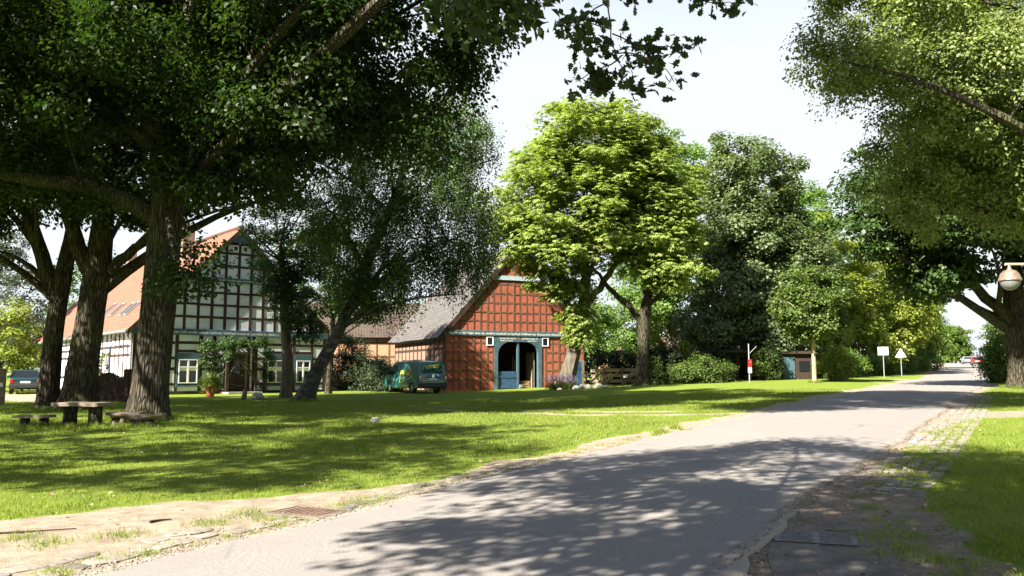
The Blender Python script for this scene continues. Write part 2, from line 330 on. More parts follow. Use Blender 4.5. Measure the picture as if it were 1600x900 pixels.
def build_ground():
    xs = axis_lines(-700, 700, -14, 17, .16); ys = axis_lines(-120, 1100, 3, 34, .16)
    X, Y = np.meshgrid(xs, ys); Z = G(X, Y); near = np.exp(-np.maximum(0, np.hypot(X, Y) - 25) / 15)
    m = soil_mask(X.ravel(), Y.ravel())
    Z = Z + near * ((vnoise(X, Y, 2.3, 5) - .5) * .03 + (vnoise(X, Y, .5, 6) - .5) * .012) * (np.maximum(signed(GRASS_L, X, Y), -signed(GRASS_R, X, Y)) > -.3)
    co = np.c_[X.ravel(), Y.ravel(), Z.ravel()]; nx, ny = len(xs), len(ys)
    i = np.arange(ny - 1)[:, None] * nx + np.arange(nx - 1)[None, :]; q = np.stack([i, i + 1, i + nx + 1, i + nx], -1).reshape(-1, 4)
    k = NT('ground_turf'); v = k.coord(); at_ = k.n('Attribute', attribute_name='soil')
    fine = k.noise(v, 55, 4, .7); mid = k.noise(v, 3.2, 5, .6); big = k.noise(v, .25, 4)
    gr = k.ramp(k.math('ADD', k.math('MULTIPLY', fine, .62), k.math('MULTIPLY', mid, .38)), [(.30, (.055, .092, .011)), (.50, (.13, .19, .022)), (.70, (.22, .27, .05))])
    gr = k.mix(k.math('MULTIPLY', big, .55), gr, (.17, .19, .035))
    dn = k.noise(v, 5, 6, .7); dfine = k.noise(v, 90, 3, .6)
    so_ = k.ramp(k.math('ADD', k.math('MULTIPLY', dn, .6), k.math('MULTIPLY', dfine, .4)), [(.32, (.13, .10, .07)), (.52, (.30, .243, .183)), (.70, (.43, .36, .285))])
    so_ = k.mix(k.math('MULTIPLY', k.n('Attribute', attribute_name='mould').outputs['Fac'], k.ramp(k.noise(v, 2.6, 5, .65), [(.34, (.35, .35, .35)), (.62, (.85, .85, .85))])), so_, k.ramp(k.noise(v, 24, 5, .7), [(.35, (.075, .055, .04)), (.65, (.27, .205, .155))]))
    fac = k.math('ADD', at_.outputs['Fac'], k.math('MULTIPLY', k.math('SUBTRACT', k.noise(v, 14, 5, .7), .5), .9))
    c = k.mix(k.ramp(fac, [(.42, (0, 0, 0)), (.58, (1, 1, 1))]), gr, so_)
    k.set(Base_Color=c, Roughness=.95, Specular_IOR_Level=.1); k.bump(k.math('ADD', fine, k.math('MULTIPLY', dfine, .6)), .7, .03)
    me = raw_mesh('ground', co, q, np.full(len(q), 4), k.m, True)
    a = me.attributes.new('soil', 'FLOAT', 'POINT'); a.data.foreach_set('value', m.astype(np.float32))
    a = me.attributes.new('mould', 'FLOAT', 'POINT'); sr = signed(ROAD_R, X.ravel(), Y.ravel()); a.data.foreach_set('value', (np.clip((.3 - sr) / .5, 0, 1) * np.clip((15.5 - Y.ravel()) / 3, .15, 1)).astype(np.float32))
    tag(link('ground', me), kind='structure')
build_ground()
def build_road():
    n, m = 420, 26; L = interp(ROAD_L, n); Rr = interp(ROAD_R, n)
    d = Rr - L; ln = np.linalg.norm(d, axis=1)[:, None]; u = d / ln
    i = np.arange(n) * .37
    jl = (np.interp(i, np.arange(200), RNG.normal(0, .045, 200)) + RNG.normal(0, .018, n))[:, None]
    jr = (np.interp(i, np.arange(200), RNG.normal(0, .07, 200)) + RNG.normal(0, .03, n))[:, None]
    L = L + u * jl; Rr = Rr + u * jr
    rows = []
    for k_ in range(m + 1):
        t = k_ / m; p = L * (1 - t) + Rr * t; z = G(p[:, 0], p[:, 1]) + .022 + .035 * (1 - (2 * t - 1) ** 2)
        rows.append(np.c_[p, z])
    for e, row in ((0, rows[0].copy()), (1, rows[-1].copy())):
        row[:, 2] -= .07
        if e == 0: rows.insert(0, row)
        else: rows.append(row)
    A = np.stack(rows, 1); c = A.shape[1]; co = A.reshape(-1, 3)
    i = np.arange(n - 1)[:, None] * c + np.arange(c - 1)[None, :]; q = np.stack([i, i + 1, i + c + 1, i + c], -1).reshape(-1, 4)
    k = NT('asphalt'); v = k.coord(); ag = k.noise(v, 160, 3, .7); ag2 = k.noise(v, 45, 3, .6); pat = k.noise(v, .22, 5, .6); st = k.noise(v, 1.1, 6, .65)
    c1 = k.ramp(k.math('ADD', k.math('MULTIPLY', ag, .55), k.math('MULTIPLY', ag2, .45)), [(.36, (.085, .078, .072)), (.52, (.225, .205, .186)), (.64, (.40, .365, .325))])
    c1 = k.mix(k.ramp(pat, [(.42, (0, 0, 0)), (.56, (.8, .8, .8))]), c1, (.20, .185, .175))
    c1 = k.mix(k.ramp(st, [(.54, (0, 0, 0)), (.74, (.35, .35, .35))]), c1, (.30, .265, .23))
    ed = k.math('ADD', k.n('Attribute', attribute_name='across').outputs['Fac'], k.math('MULTIPLY', k.math('SUBTRACT', k.noise(v, 2.6, 6, .7), .5), .42))
    c1 = k.mix(k.ramp(ed, [(.62, (0, 0, 0)), (.80, (.55, .55, .55))]), c1, (.19, .178, .168))          # older grey margin
    c1 = k.mix(k.ramp(ed, [(.90, (0, 0, 0)), (1.0, (.8, .8, .8))]), c1, (.30, .245, .185))             # grit along the edges
    c1 = k.mix(k.ramp(k.noise(v, 7, 6, .75), [(.60, (0, 0, 0)), (.72, (.5, .5, .5))]), c1, (.12, .108, .10))
    vo = k.n('TexVoronoi', feature='DISTANCE_TO_EDGE', Scale=.33); wv = k.mix(.12, v, k.n('TexNoise', Scale=1.6, Detail=6.0).outputs[1]); k.t.links.new(wv, vo.inputs['Vector'])
    cr = k.math('MULTIPLY', k.ramp(vo.outputs[0], [(0, (1, 1, 1)), (.006, (0, 0, 0))]), k.ramp(k.noise(v, .35, 3), [(.52, (0, 0, 0)), (.6, (.7, .7, .7))]))
    c1 = k.mix(cr, c1, (.06, .05, .045))
    k.set(Base_Color=c1, Roughness=.82, Specular_IOR_Level=.3); k.bump(k.math('SUBTRACT', k.math('ADD', ag, ag2), cr), .45, .008)
    me = raw_mesh('road', co, q, np.full(len(q), 4), k.m, True); a = me.attributes.new('across', 'FLOAT', 'POINT'); tv = np.abs(np.tile(np.r_[0, np.linspace(0, 1, m + 1), 1], n) * 2 - 1); a.data.foreach_set('value', tv.astype(np.float32))
    tag(link('road', me), kind='structure')
build_road()
def stone_blob(mb, x, y, z, a, b, h, rz, n=9):
    ph = [1 + random.uniform(-.16, .16) for _ in range(n)]; vs_ = []; c, s = math.cos(rz), math.sin(rz)
    for f, hz in ((1.0, -.05), (.97, h * .55), (.78, h * .95)):
        for k_ in range(n):
            t = 2 * math.pi * k_ / n; ex = abs(math.cos(t)) ** .7 * math.copysign(1, math.cos(t)); ey = abs(math.sin(t)) ** .7 * math.copysign(1, math.sin(t))
            px, py = ex * a * f * ph[k_], ey * b * f * ph[k_]; vs_.append((x + c * px - s * py, y + s * px + c * py, z + hz + random.uniform(-.004, .004)))
    vs_.append((x, y, z + h))
    fs = [(r * n + k_, r * n + (k_ + 1) % n, (r + 1) * n + (k_ + 1) % n, (r + 1) * n + k_) for r in range(2) for k_ in range(n)]
    fs += [(2 * n + k_, 2 * n + (k_ + 1) % n, 3 * n) for k_ in range(n)]
    mb.add(vs_, fs)
def build_gutters():
    mb = MB(); pr = np.array(ROAD_R[3:14]); 
    # cobbled gutter on the right of the road
    P_ = interp(ROAD_R[5:12], 420); Q_ = interp(GRASS_R[5:12], 420)
    for i in range(0, 419):
        p, q = P_[i], Q_[min(i, 419)]; 
        if p[1] < 10.2 or p[1] > 36: continue
        step = np.linalg.norm(P_[i + 1] - p)
        cnt = 5; u = (P_[i + 1] - p) / max(step, 1e-6)
        if random.random() > min(1, step / .13): continue
        nrm = np.array((u[1], -u[0])); wid = .95
        for j in range(cnt):
            if random.random() < .16: continue
            c = p + nrm * (.10 + wid * (j + .5) / cnt) + u * random.uniform(-.06, .06)
            stone_blob(mb, c[0], c[1], G(c[0], c[1]) + .0, random.uniform(.055, .085), random.uniform(.075, .10), random.uniform(.006, .018), math.atan2(u[1], u[0]) + random.uniform(-.2, .2), 8)
    tag(mb.build('gutter', M['cobble_stone'], smooth=True), kind='structure')
    mb = MB(); P_ = interp([(-9, -2)] + [(x - .12, y + .05) for x, y in ROAD_L[2:9]], 260); last = -9
    for i in range(259):
        p = P_[i]; step = np.linalg.norm(P_[i + 1] - p); u = (P_[i + 1] - p) / step; nrm = np.array((-u[1], u[0]))
        last += step if last > -9 else 9
        for j in range(2 if p[1] < 8.3 else 1):
            if random.random() > step / (.21 + .05 * j) or p[1] < 3 or p[1] > 15: continue
            c = p + nrm * (.16 + j * .33 + random.uniform(-.05, .05)); stone_blob(mb, c[0], c[1], G(c[0], c[1]), random.uniform(.10, .20), random.uniform(.07, .15), random.uniform(.004, .02), math.atan2(u[1], u[0]) + random.uniform(-.3, .3), 10)
    tag(mb.build('kerb_stones', M['cobble_stone'], smooth=True), kind='structure')
    # concrete apron round the drain on the right
    mb = MB(); pts = [(1.78, 5.9), (2.1, 7.0), (2.42, 7.75), (2.8, 8.05), (3.2, 8.2), (3.36, 7.8), (3.22, 7.2), (2.95, 6.5), (2.7, 5.7)]; out = []
    for a, b in zip(pts, pts[1:] + pts[:1]):
        for q in range(6): t = q / 6; out.append((a[0] + (b[0] - a[0]) * t + random.uniform(-.03, .03), a[1] + (b[1] - a[1]) * t + random.uniform(-.03, .03)))
    mb.prism([(x, y, G(x, y) + .008) for x, y in out], (0, 0, -.1)); tag(mb.build('gutter_apron', M['concrete']), kind='structure')
build_gutters()

# ------------------------------------------------------------------ buildings
def roof_slab(name, e0, e1, r1, r0, th, mat, parent, sag=.02, nu=40, nv=14, seed=3):
    """a roof slope: eave e0-e1, ridge r0-r1, slightly uneven, with UVs in metres"""
    e0, e1, r0, r1 = map(Vector, (e0, e1, r0, r1)); nrm = (e1 - e0).cross(r0 - e0).normalized()
    if nrm.z < 0: nrm = -nrm
    co, uv = [], []; Lu, Lv = (e1 - e0).length, (r0 - e0).length; rr = random.Random(seed)
    for j in range(nv + 1):
        for i in range(nu + 1):
            a, b = i / nu, j / nv; p = (e0.lerp(e1, a)).lerp(r0.lerp(r1, a), b)
            p = p + nrm * ((float(vnoise(a * Lu, b * Lv, 2.2, seed)) - .5) * sag * 2 + rr.uniform(-.3, .3) * sag); co.append(p); uv.append((a * Lu, b * Lv))
    nt_ = len(co); co += [p - nrm * th for p in co]; uv += uv
    f = []
    for j in range(nv):
        for i in range(nu):
            q = j * (nu + 1) + i; f.append((q, q + 1, q + nu + 2, q + nu + 1)); f.append((nt_ + q, nt_ + q + nu + 1, nt_ + q + nu + 2, nt_ + q + 1))
    for i in range(nu):
        f.append((i, nt_ + i, nt_ + i + 1, i + 1)); q = nv * (nu + 1) + i; f.append((q, q + 1, nt_ + q + 1, nt_ + q))
    for j in range(nv):
        q = j * (nu + 1); f.append((q, q + nu + 1, nt_ + q + nu + 1, nt_ + q)); q += nu; f.append((q, nt_ + q, nt_ + q + nu + 1, q + nu + 1))
    me = bpy.data.meshes.new(name); me.from_pydata(co, [], f); bm = bmesh.new(); bm.from_mesh(me); bmesh.ops.recalc_face_normals(bm, faces=bm.faces); bm.to_mesh(me); bm.free()
    ul = me.uv_layers.new(name='UVMap'); vi = np.zeros(len(me.loops), np.int32); me.loops.foreach_get('vertex_index', vi)
    ul.data.foreach_set('uv', np.array(uv, np.float32)[vi].ravel()); me.materials.append(mat); return link(name, me, parent)
def join(name, objs):
    """merge several just built meshes of one part into one mesh object"""
    bm = bmesh.new(); uvl = bm.loops.layers.uv.new('UVMap')
    for o in objs:
        bm.from_mesh(o.data)
    me = bpy.data.meshes.new(name); bm.to_mesh(me); bm.free(); me.materials.append(objs[0].data.materials[0]); par = objs[0].parent
    for o in objs: bpy.data.objects.remove(o)
    return link(name, me, par)
class Face:
    """a wall plane of a building: u along the wall, z up, d proud of the wall"""
    def __init__(s, kind, x=0.0): s.k, s.x = kind, x
    def box(s, mb, u0, u1, z0, z1, d0, d1, j=0.0):
        if s.k == 'front': mb.box(u0, u1, -d1, -d0, z0, z1, j)
        elif s.k == 'left': mb.box(s.x - d1, s.x - d0, u0, u1, z0, z1, j)
    def pt(s, u, d, z): return (u, -d, z) if s.k == 'front' else (s.x - d, u, z)
def window(par, face, u0, u1, z0, z1, surround=None, trans=.68, cols=2, label=None):
    fr, gl = MB(), MB(); w = .055
    if surround:
        sb = MB(); a = .13
        face.box(sb, u0 - a, u1 + a, z1, z1 + .36, .026, .052); face.box(sb, u0 - a, u0, z0 - .1, z1, .026, .05); face.box(sb, u1, u1 + a, z0 - .1, z1, .026, .05); face.box(sb, u0 - a - .03, u1 + a + .03, z0 - .2, z0 - .1, .026, .09)
        sb.build('window_surround', M[surround], par, bevel=.004)
    for a, b, c, d in ((u0, u0 + w, z0, z1), (u1 - w, u1, z0, z1), (u0 + w, u1 - w, z0, z0 + w), (u0 + w, u1 - w, z1 - w, z1)): face.box(fr, a, b, c, d, .0, .075)
    zt = z0 + (z1 - z0) * trans if trans else z1 - w
    if trans: face.box(fr, u0 + w, u1 - w, zt - .035, zt + .035, .0, .07)
    for i in range(1, cols):
        u = u0 + (u1 - u0) * i / cols; face.box(fr, u - .05, u + .05, z0 + w, zt - (.035 if trans else 0), .0, .072)
        if trans: face.box(fr, u - .045, u + .045, zt + .035, z1 - w, .0, .071)
    f = fr.build('window', M['white_paint'], par, bevel=.004); face.box(gl, u0 + .02, u1 - .02, z0 + .02, z1 - .02, -.02, .03); g = gl.build('pane', M['window_glass'], f)
    if trans:
        cu = MB(); face.box(cu, u0 + w + .02, u1 - w - .02, zt - .22, zt - .04, .031, .034); cu.build('curtain', M['white_paint'], f)
    return f
def strokes(mb, place, u0, u1, z0, z1, seed, dens=1.0, gap=.16):
    """worn painted lettering too small to read in the photograph: upright pen strokes of uneven height grouped into words"""
    r = random.Random(seed); u = u0; h = z1 - z0
    while u < u1:
        for _ in range(r.randint(2, 8)):
            w = h * r.uniform(.10, .17); hh = h * r.choice((.58, .6, .62, .95, 1.0)); lo = z0 - (h * .2 if r.random() < .12 else 0); tl = r.uniform(-.06, .1) * h
            mb.add([place(u, lo), place(u + w, lo), place(u + w + tl, z0 + hh), place(u + tl, z0 + hh)], [(0, 1, 2, 3)])
            u2 = u + w + h * .2
            mb.add([place(u2, lo), place(u2 + w, lo), place(u2 + w + tl, z0 + .6 * h), place(u2 + tl, z0 + .6 * h)], [(0, 1, 2, 3)])
            zc = z0 + r.choice((0, .26, .5)) * h
            mb.add([place(u, zc), place(u2 + w, zc), place(u2 + w, zc + h * .11), place(u, zc + h * .11)], [(0, 1, 2, 3)])
            u += h * .62
            if u > u1: break
        u += h * gap * 3.2

def white_house():
    x, y = -21.4, 47.0; h = empty('half_timbered_house', (x, y, .46), R(40), label='white half-timbered farmhouse with a steep red tiled roof and teal beams', cat='house')
    Wd, D, E, A = 12.0, 28.0, 3.95, 10.05; sl = (A - E) / (Wd / 2)
    MB().prism([(0, 0, -.6), (Wd, 0, -.6), (Wd, 0, E), (Wd / 2, 0, A), (0, 0, E)], (0, D, 0)).build('wall', M['white_brick'], h)
    F, S = Face('front'), Face('left'); t = MB(); jj = .012
    half = lambda z: (A - z) / sl
    for u in (.11, .95, 1.9, 2.43, 3.83, 4.62, 5.35, 6.75, 7.1, 7.86, 9.3, 9.76, 11.03, 11.88): F.box(t, u - .1 + random.uniform(-.02, .02), u + .1 + random.uniform(-.02, .02), .16, 3.44, -.05, .024, jj)
    for z in (.06,): F.box(t, -.03, 12.03, -.02, .16, -.05, .03, jj)
    posts = [.11, .95, 1.9, 2.43, 3.83, 4.62, 5.35, 6.75, 7.1, 7.86, 9.3, 9.76, 11.03, 11.88]
    for a, b in zip(posts[:-1], posts[1:]):
        if 5.3 < a < 6.8: continue
        big = (b - a) > 1.2
        for z in ((.55, 2.5, 2.98) if big else (.58, 1.45, 2.1, 2.98)):
            zz = z + random.uniform(-.03, .03); F.box(t, a + .1, b - .1, zz - .08, zz + .08, -.05, .021, jj)
    for i in range(-7, 8):
        u = 6 + .8 * i; zt = A - abs(u - 6) * sl - .12
        if zt > 4.0: F.box(t, u - .085, u + .085, 3.80, min(zt, 9.1), -.05, .024, jj)
    for z in (4.55, 5.30, 6.05, 7.7, 8.5, 9.12):
        hw = half(z) - .1; us = [6 - hw] + [6 + .8 * i for i in range(-7, 8) if abs(.8 * i) < hw] + [6 + hw]
        for a, b in zip(us[:-1], us[1:]):
            if b - a > .25: zz = z + random.uniform(-.02, .02); F.box(t, a + .08, b - .08, zz - .07, zz + .07, -.05, .02, jj)
    for a, b in (((.02, E), (6, A)), ((11.98, E), (6, A))): t.beam((a[0], -.0, a[1] - .16), (b[0], -.0, b[1] - .16), .18, .05, up=(0, 1, 0))
    # side wall
    us = [.12, .9, 1.7, 2.6, 3.5, 4.4, 5.3, 6.3, 7.3, 8.4, 9.5, 10.7, 12, 13.3, 14.6, 16, 17.4, 18.8, 20.2, 21.6, 23, 24.4, 25.8, 27, 27.88]
    for u in us: S.box(t, u - .1, u + .1, .16, 3.9, -.05, .024, jj)
    for a, b in zip(us[:-1], us[1:]):
        for z in (.95, 2.25, 2.75): S.box(t, a + .1, b - .1, z - .08, z + .08, -.05, .021, jj)
    S.box(t, .02, 27.98, 3.72, 3.88, -.05, .03); S.box(t, .02, 27.98, -.02, .16, -.05, .03)
    t.build('timber_frame', M['old_timber'], h)
    F.b = MB(); F.box(F.b, -.1, 12.1, 3.45, 3.80, -.05, .09, .01); F.b.build('beam', M['teal_paint'], h, bevel=.01)
    b = MB(); hw = half(6.85) - .05; F.box(b, 6 - hw, 6 + hw, 6.72, 6.98, -.05, .08, .01); b.build('beam', M['teal_paint'], h, bevel=.01)
    k = MB(); strokes(k, lambda u, z: (u, -.093, z), 1.0, 8.6, 3.55, 3.70, 3); strokes(k, lambda u, z: (u, -.083, z), 4.0, 8.0, 6.79, 6.91, 4); k.build('inscription', M['cream_letter'], h)
    g = MB(); z0 = 9.2; hw = half(z0) + .02
    g.prism([(6 - hw, -.22, z0), (6 + hw, -.22, z0), (6, -.22, A + .02)], (0, .26, 0)); g.build('gable_boarding', M['teal_paint'], h)
    for u in (5.55, 6.15): window(h, F, u, u + .36, 8.66, 9.02, None, None, 1)
    # roof
    o = .42; ez = E - o * sl + .1
    r1 = roof_slab('roof', (-o, -.27, ez), (-o, D + .4, ez), (6, D + .4, A + .12), (6, -.27, A + .12), .13, M['red_tiles'], h, seed=5)
    r2 = roof_slab('roof', (12 + o, -.27, ez), (12 + o, D + .4, ez), (6, D + .4, A + .12), (6, -.27, A + .12), .13, M['red_tiles'], h, seed=6)
    roof = join('roof', [r1, r2])
    rd = MB()
    for i in range(74):
        yy = -.27 + i * .387; rd.tube([(6, yy, A + .11), (6, yy + .41, A + .13)], [.15, .125], 10)
    rd.build('ridge_tiles', M['red_tiles'], roof)
    vb = MB()
    for sx in (-1, 1): vb.beam((6 + sx * (6 + o), -.3, ez - .16), (6, -.3, A - .06), .06, .24, up=(0, 1, 0) if False else (0, 0, 1))
    vb.build('bargeboard', M['dark_wood'], h)
    fn = MB(); fn.tube([(6, -.3, A + .1), (6, -.3, A + .75), (6, -.3, A + 1.05)], [.04, .03, .008], 8); fn.lathe([(0.0, 0), (.07, .03), (.09, .09), (.06, .15), (0, .18)], 10, (6, -.3, A + .55)); fn.build('finial', M['dark_wood'], h)
    ch = MB(); ch.box(4.6, 5.4, 6.3, 7.2, 7.6, 11.0); ch.box(4.54, 5.46, 6.24, 7.26, 11.0, 11.14); c = ch.build('chimney', M['old_brick'], roof, bevel=.01)
    ch = MB(); ch.box(4.7, 5.3, 19.0, 19.7, 7.6, 10.9); ch.build('chimney', M['old_brick'], roof)
    for yy, xx in ((4.1, 1.05), (5.2, 1.05), (8.0, 1.2), (10.6, 1.35)):           # roof windows in the left slope
        z = E + xx * sl + .12; n = Vector((-sl, 0, 1)).normalized(); tdir = Vector((1, 0, sl)).normalized(); fr, gl = MB(), MB(); p = Vector((xx, yy, z)); s2 = Vector((0, 1, 0))
        for (a0, a1, b0, b1) in ((-.62, .62, -.36, -.29), (-.62, .62, .29, .36), (-.62, -.52, -.29, .29), (.52, .62, -.29, .29)):
            q = [p + tdir * a + s2 * b - n * .02 for a, b in ((a0, b0), (a1, b0), (a1, b1), (a0, b1))]; fr.prism(q, n * .1)
        q = [p + tdir * a + s2 * b for a, b in ((-.53, -.3), (.53, -.3), (.53, .3), (-.53, .3))]; gl.prism(q, n * .05)
        f = fr.build('skylight', M['galvanised'], roof); gl.build('pane', M['window_glass'], f)
    gu = MB(); gu.tube([(-o - .05, -.4, ez - .06), (-o - .05, D + .3, ez - .1)], .075, 8); gu.build('gutter', M['galvanised'], h)
    dp = MB(); dp.tube([(-o - .05, -.1, ez - .08), (-.3, -.05, ez - .42), (-.1, -.06, ez - .62), (-.1, -.06, .1)], .05, 8); dp.build('downpipe', M['galvanised'], h)
    dp = MB(); dp.tube([(-o - .05, D, ez - .08), (-.2, D, ez - .5), (-.08, D - .05, .1)], .05, 8); dp.build('downpipe', M['white_paint'], h)
    window(h, F, 2.58, 3.68, .62, 2.02, 'teal_paint'); window(h, F, 8.02, 9.12, .62, 2.02, 'teal_paint'); window(h, F, 9.93, 10.88, .62, 2.02, 'teal_paint')
    window(h, F, .42, .85, 3.95, 4.45, None, None, 1); window(h, S, 10.85, 11.55, 1.1, 2.1, None, .6); window(h, S, 8.6, 9.3, 1.0, 2.0, None, .6); window(h, S, 20.4, 21.3, .95, 2.1, None, .6); window(h, S, 6.5, 7.1, 3.0, 3.6, None, None, 2)
    d = MB(); S.box(d, 4.5, 5.25, .2, 2.65, .024, .06); dd = d.build('side_door', M['white_paint'], h); tag(dd, 'white door in a blue frame')
    d = MB(); S.box(d, 4.42, 4.5, .1, 2.72, .024, .08); S.box(d, 5.25, 5.33, .1, 2.72, .024, .08); S.box(d, 4.5, 5.25, 2.65, 2.72, .024, .08); d.build('door_frame', M['blue_paint'], dd)
    d = MB(); S.box(d, 4.6, 4.84, 1.3, 2.4, .061, .066); S.box(d, 4.92, 5.15, 1.3, 2.4, .061, .066); d.build('pane', M['window_glass'], dd)
    # front door under a small vine-grown porch
    d = MB(); F.box(d, 5.55, 6.55, .12, 2.35, .0, .05); fd = d.build('front_door', M['dark_wood'], h)
    d = MB(); d.prism([(5.85, -.051, 1.2), (6.25, -.051, 1.2), (6.25, -.051, 1.85), (6.17, -.051, 2.0), (6.05, -.051, 2.07), (5.93, -.051, 2.0), (5.85, -.051, 1.85)], (0, -.012, 0)); d.build('pane', M['window_glass'], fd)
    d = MB(); F.box(d, 5.42, 5.55, .1, 2.5, .0, .09); F.box(d, 6.55, 6.68, .1, 2.5, .0, .09); F.box(d, 5.55, 6.55, 2.35, 2.5, .0, .09); d.build('door_frame', M['grey_wood'], fd)
    d = MB(); d.tube([(6.42, -.05, 1.08), (6.42, -.12, 1.08), (6.3, -.12, 1.08)], .015, 6); d.build('handle', M['steel'], fd)
    p = MB()
    for u in (5.1, 6.9): p.box(u - .06, u + .06, -.95, -.83, .0, 2.75)
    p.box(4.95, 7.05, -.97, -.82, 2.75, 2.88)
    for i in range(7): p.box(5.0 + i * .32, 5.07 + i * .32, -1.05, -.03, 2.88, 2.97)
    p.build('porch', M['dark_wood'], h)
    s = MB(); F.box(s, 5.0, 7.1, -.2, .1, .05, 1.5); s.build('doorstep', M['stone_grey'], h)
    l = MB(); l.tube([(-.03, 2.2, 3.3), (-.3, 2.2, 3.42), (-.42, 2.2, 3.3)], .018, 6); l.lathe([(.02, .1), (.07, .06), (.16, -.04), (.17, -.07), (.0, -.06)], 12, (-.42, 2.2, 3.2)); l.build('wall_lamp', M['dark_wood'], h)
    return h
white_house()

def red_barn():
    h = empty('brick_barn', (-4.46, 55.0, .52), R(25), label='red brick barn with a timber grid gable, arched teal gateway and grey roof', cat='barn')
    Wd, D, E, A = 10.6, 11.0, 3.95, 9.95; sl = (A - E) / (Wd / 2); F, S = Face('front'), Face('left'); g0, g1, gz = 3.73, 7.05, 3.30; c = (g0 + g1) / 2
    w = MB()        # gable wall with a real opening for the gateway
    w.prism([(0, 0, -.6), (g0, 0, -.6), (g0, 0, 3.4), (0, 0, 3.4)], (0, .3, 0)); w.prism([(g1, 0, -.6), (Wd, 0, -.6), (Wd, 0, 3.4), (g1, 0, 3.4)], (0, .3, 0))
    w.prism([(0, 0, 3.4), (Wd, 0, 3.4), (Wd, 0, E), (Wd / 2, 0, A), (0, 0, E)], (0, .3, 0)); w.build('gable_wall', M['red_brick'], h)
    w = MB(); w.box(0, .25, .3, D, -.6, E); w.box(Wd - .25, Wd, .3, D, -.6, E); w.prism([(.25, D - .3, -.6), (Wd - .25, D - .3, -.6), (Wd - .25, D - .3, E), (Wd / 2, D - .3, A - .2), (.25, D - .3, E)], (0, .3, 0)); sw = w.build('side_wall', M['old_brick'], h)
    w = MB(); w.box(.26, Wd - .26, .31, D - .31, -.5, -.15); w.build('floor', M['concrete'], h)
    t = MB(); jj = .012
    half = lambda z: (A - z) / sl
    n = 21; P_ = [.09 + (Wd - .18) * i / n + (random.uniform(-.035, .035) if 0 < i < n else 0) for i in range(n + 1)]
    for u in P_:
        zt = min(A - abs(u - Wd / 2) * sl - .1, 9.3)
        if not (g0 - .12 < u < g1 + .12): F.box(t, u - .062, u + .062, .1, 3.68, -.05, .022, jj)
        if zt > 4.2: F.box(t, u - .058, u + .058, 4.02, zt, -.05, .022, jj)
    for i in range(1, 6):
        z = .1 + i * .62
        for a, b in zip(P_[:-1], P_[1:]):
            if b > g0 - .1 and a < g1 + .1: continue
            zz = z + random.uniform(-.02, .02); F.box(t, a + .06, b - .06, zz - .055, zz + .055, -.05, .02, jj)
    z = 4.66
    while z < 9.0:
        hw = half(z) - .12
        for a, b in zip(P_[:-1], P_[1:]):
            a2, b2 = max(a + .06, Wd / 2 - hw), min(b - .06, Wd / 2 + hw)
            if b2 - a2 > .1 and abs(z - 7.68) > .2: zz = z + random.uniform(-.015, .015); F.box(t, a2, b2, zz - .055, zz + .055, -.05, .02, jj)
        z += .64
    t.build('timber_frame', M['barn_timber'], h)
    t = MB()
    for i in range(13): u = .12 + i * .9; S.box(t, u - .09, u + .09, -.1, 3.8, -.05, .022, jj)
    for z in (.3, 1.6, 2.8): S.box(t, .2, D - .1, z - .08, z + .08, -.05, .018, jj)
    t.build('side_timbers', M['dark_wood'], h)
    b = MB(); F.box(b, -.12, Wd + .12, 3.68, 4.02, -.05, .11, .008); bm_ = b.build('beam', M['teal_paint'], h, bevel=.012); tag(bm_, 'long teal beam with a carved white inscription')
    k = MB(); strokes(k, lambda u, z: (u, -.1245, z), .3, 10.3, 3.77, 3.93, 21, gap=.12); k.build('inscription', M['cream_letter'], bm_)
    b = MB(); hw = half(7.68) - .05; F.box(b, Wd / 2 - hw, Wd / 2 + hw, 7.52, 7.82, -.05, .1, .008); b.build('beam', plain('pale_teal', (.30, .40, .42), .6, var=.25), h, bevel=.012)
    # gateway
    fr = MB(); F.box(fr, g0 - .14, g0 + .12, -.3, gz + .0, -.25, .06); F.box(fr, g1 - .12, g1 + .14, -.3, gz, -.25, .06); F.box(fr, g0 - .14, g1 + .14, gz, 3.68, -.25, .07)
    for sx in (-1, 1):                     # curved braces give the arched head
        px = c + sx * ((g1 - g0) / 2 - .12); pts = [(px, -.058, gz), (px - sx * .95, -.058, gz)] + [(px - sx * .95 * (1 - math.cos(a)) , -.058, gz - .95 * (1 - math.sin(a)) * .9) for a in [math.pi / 2 * q / 7 for q in range(7, -1, -1)]]
        pts = [(px, -.058, gz), (px - sx * .95, -.058, gz)]
        for q in range(1, 9): a = math.pi / 2 * q / 8; pts.append((px - sx * .95 * (1 - math.sin(a)), -.058, gz - .9 * (1 - math.cos(a))))
        fr.prism(pts, (0, .2, 0))
    gf = fr.build('gate_frame', M['teal_paint'], h); k = MB(); strokes(k, lambda u, z: (u, -.074, z), g0 + .25, c - .25, 3.48, 3.61, 31, gap=.1); strokes(k, lambda u, z: (u, -.074, z), c + .25, g1 - .2, 3.48, 3.61, 32, gap=.1); strokes(k, lambda u, z: (u, -.074, z), g0 + .25, g0 + 1.2, 3.33, 3.42, 33); strokes(k, lambda u, z: (u, -.074, z), g1 - 1.0, g1 - .25, 3.33, 3.42, 34); k.build('inscription', M['cream_letter'], gf)
    k = MB(); F.box(k, c - .07, c + .07, 3.45, 3.6, .071, .078); k.build('painted_emblem', plain('emblem_red', (.35, .07, .05), .6), gf)
    p = MB(); F.box(p, c - .07, c + .07, -.3, gz, -.16, .0); p.build('gate_post', M['teal_paint'], h)
    d = MB()
    for i in range(6): u = g0 + .13 + i * .255; F.box(d, u, u + .245, -.2, 1.28, -.12, -.06, .004)
    F.box(d, g0 + .13, c - .08, .15, .3, -.06, -.03); F.box(d, g0 + .13, c - .08, .85, 1.0, -.06, -.03); d.build('lower_gate', M['blue_paint'], h)
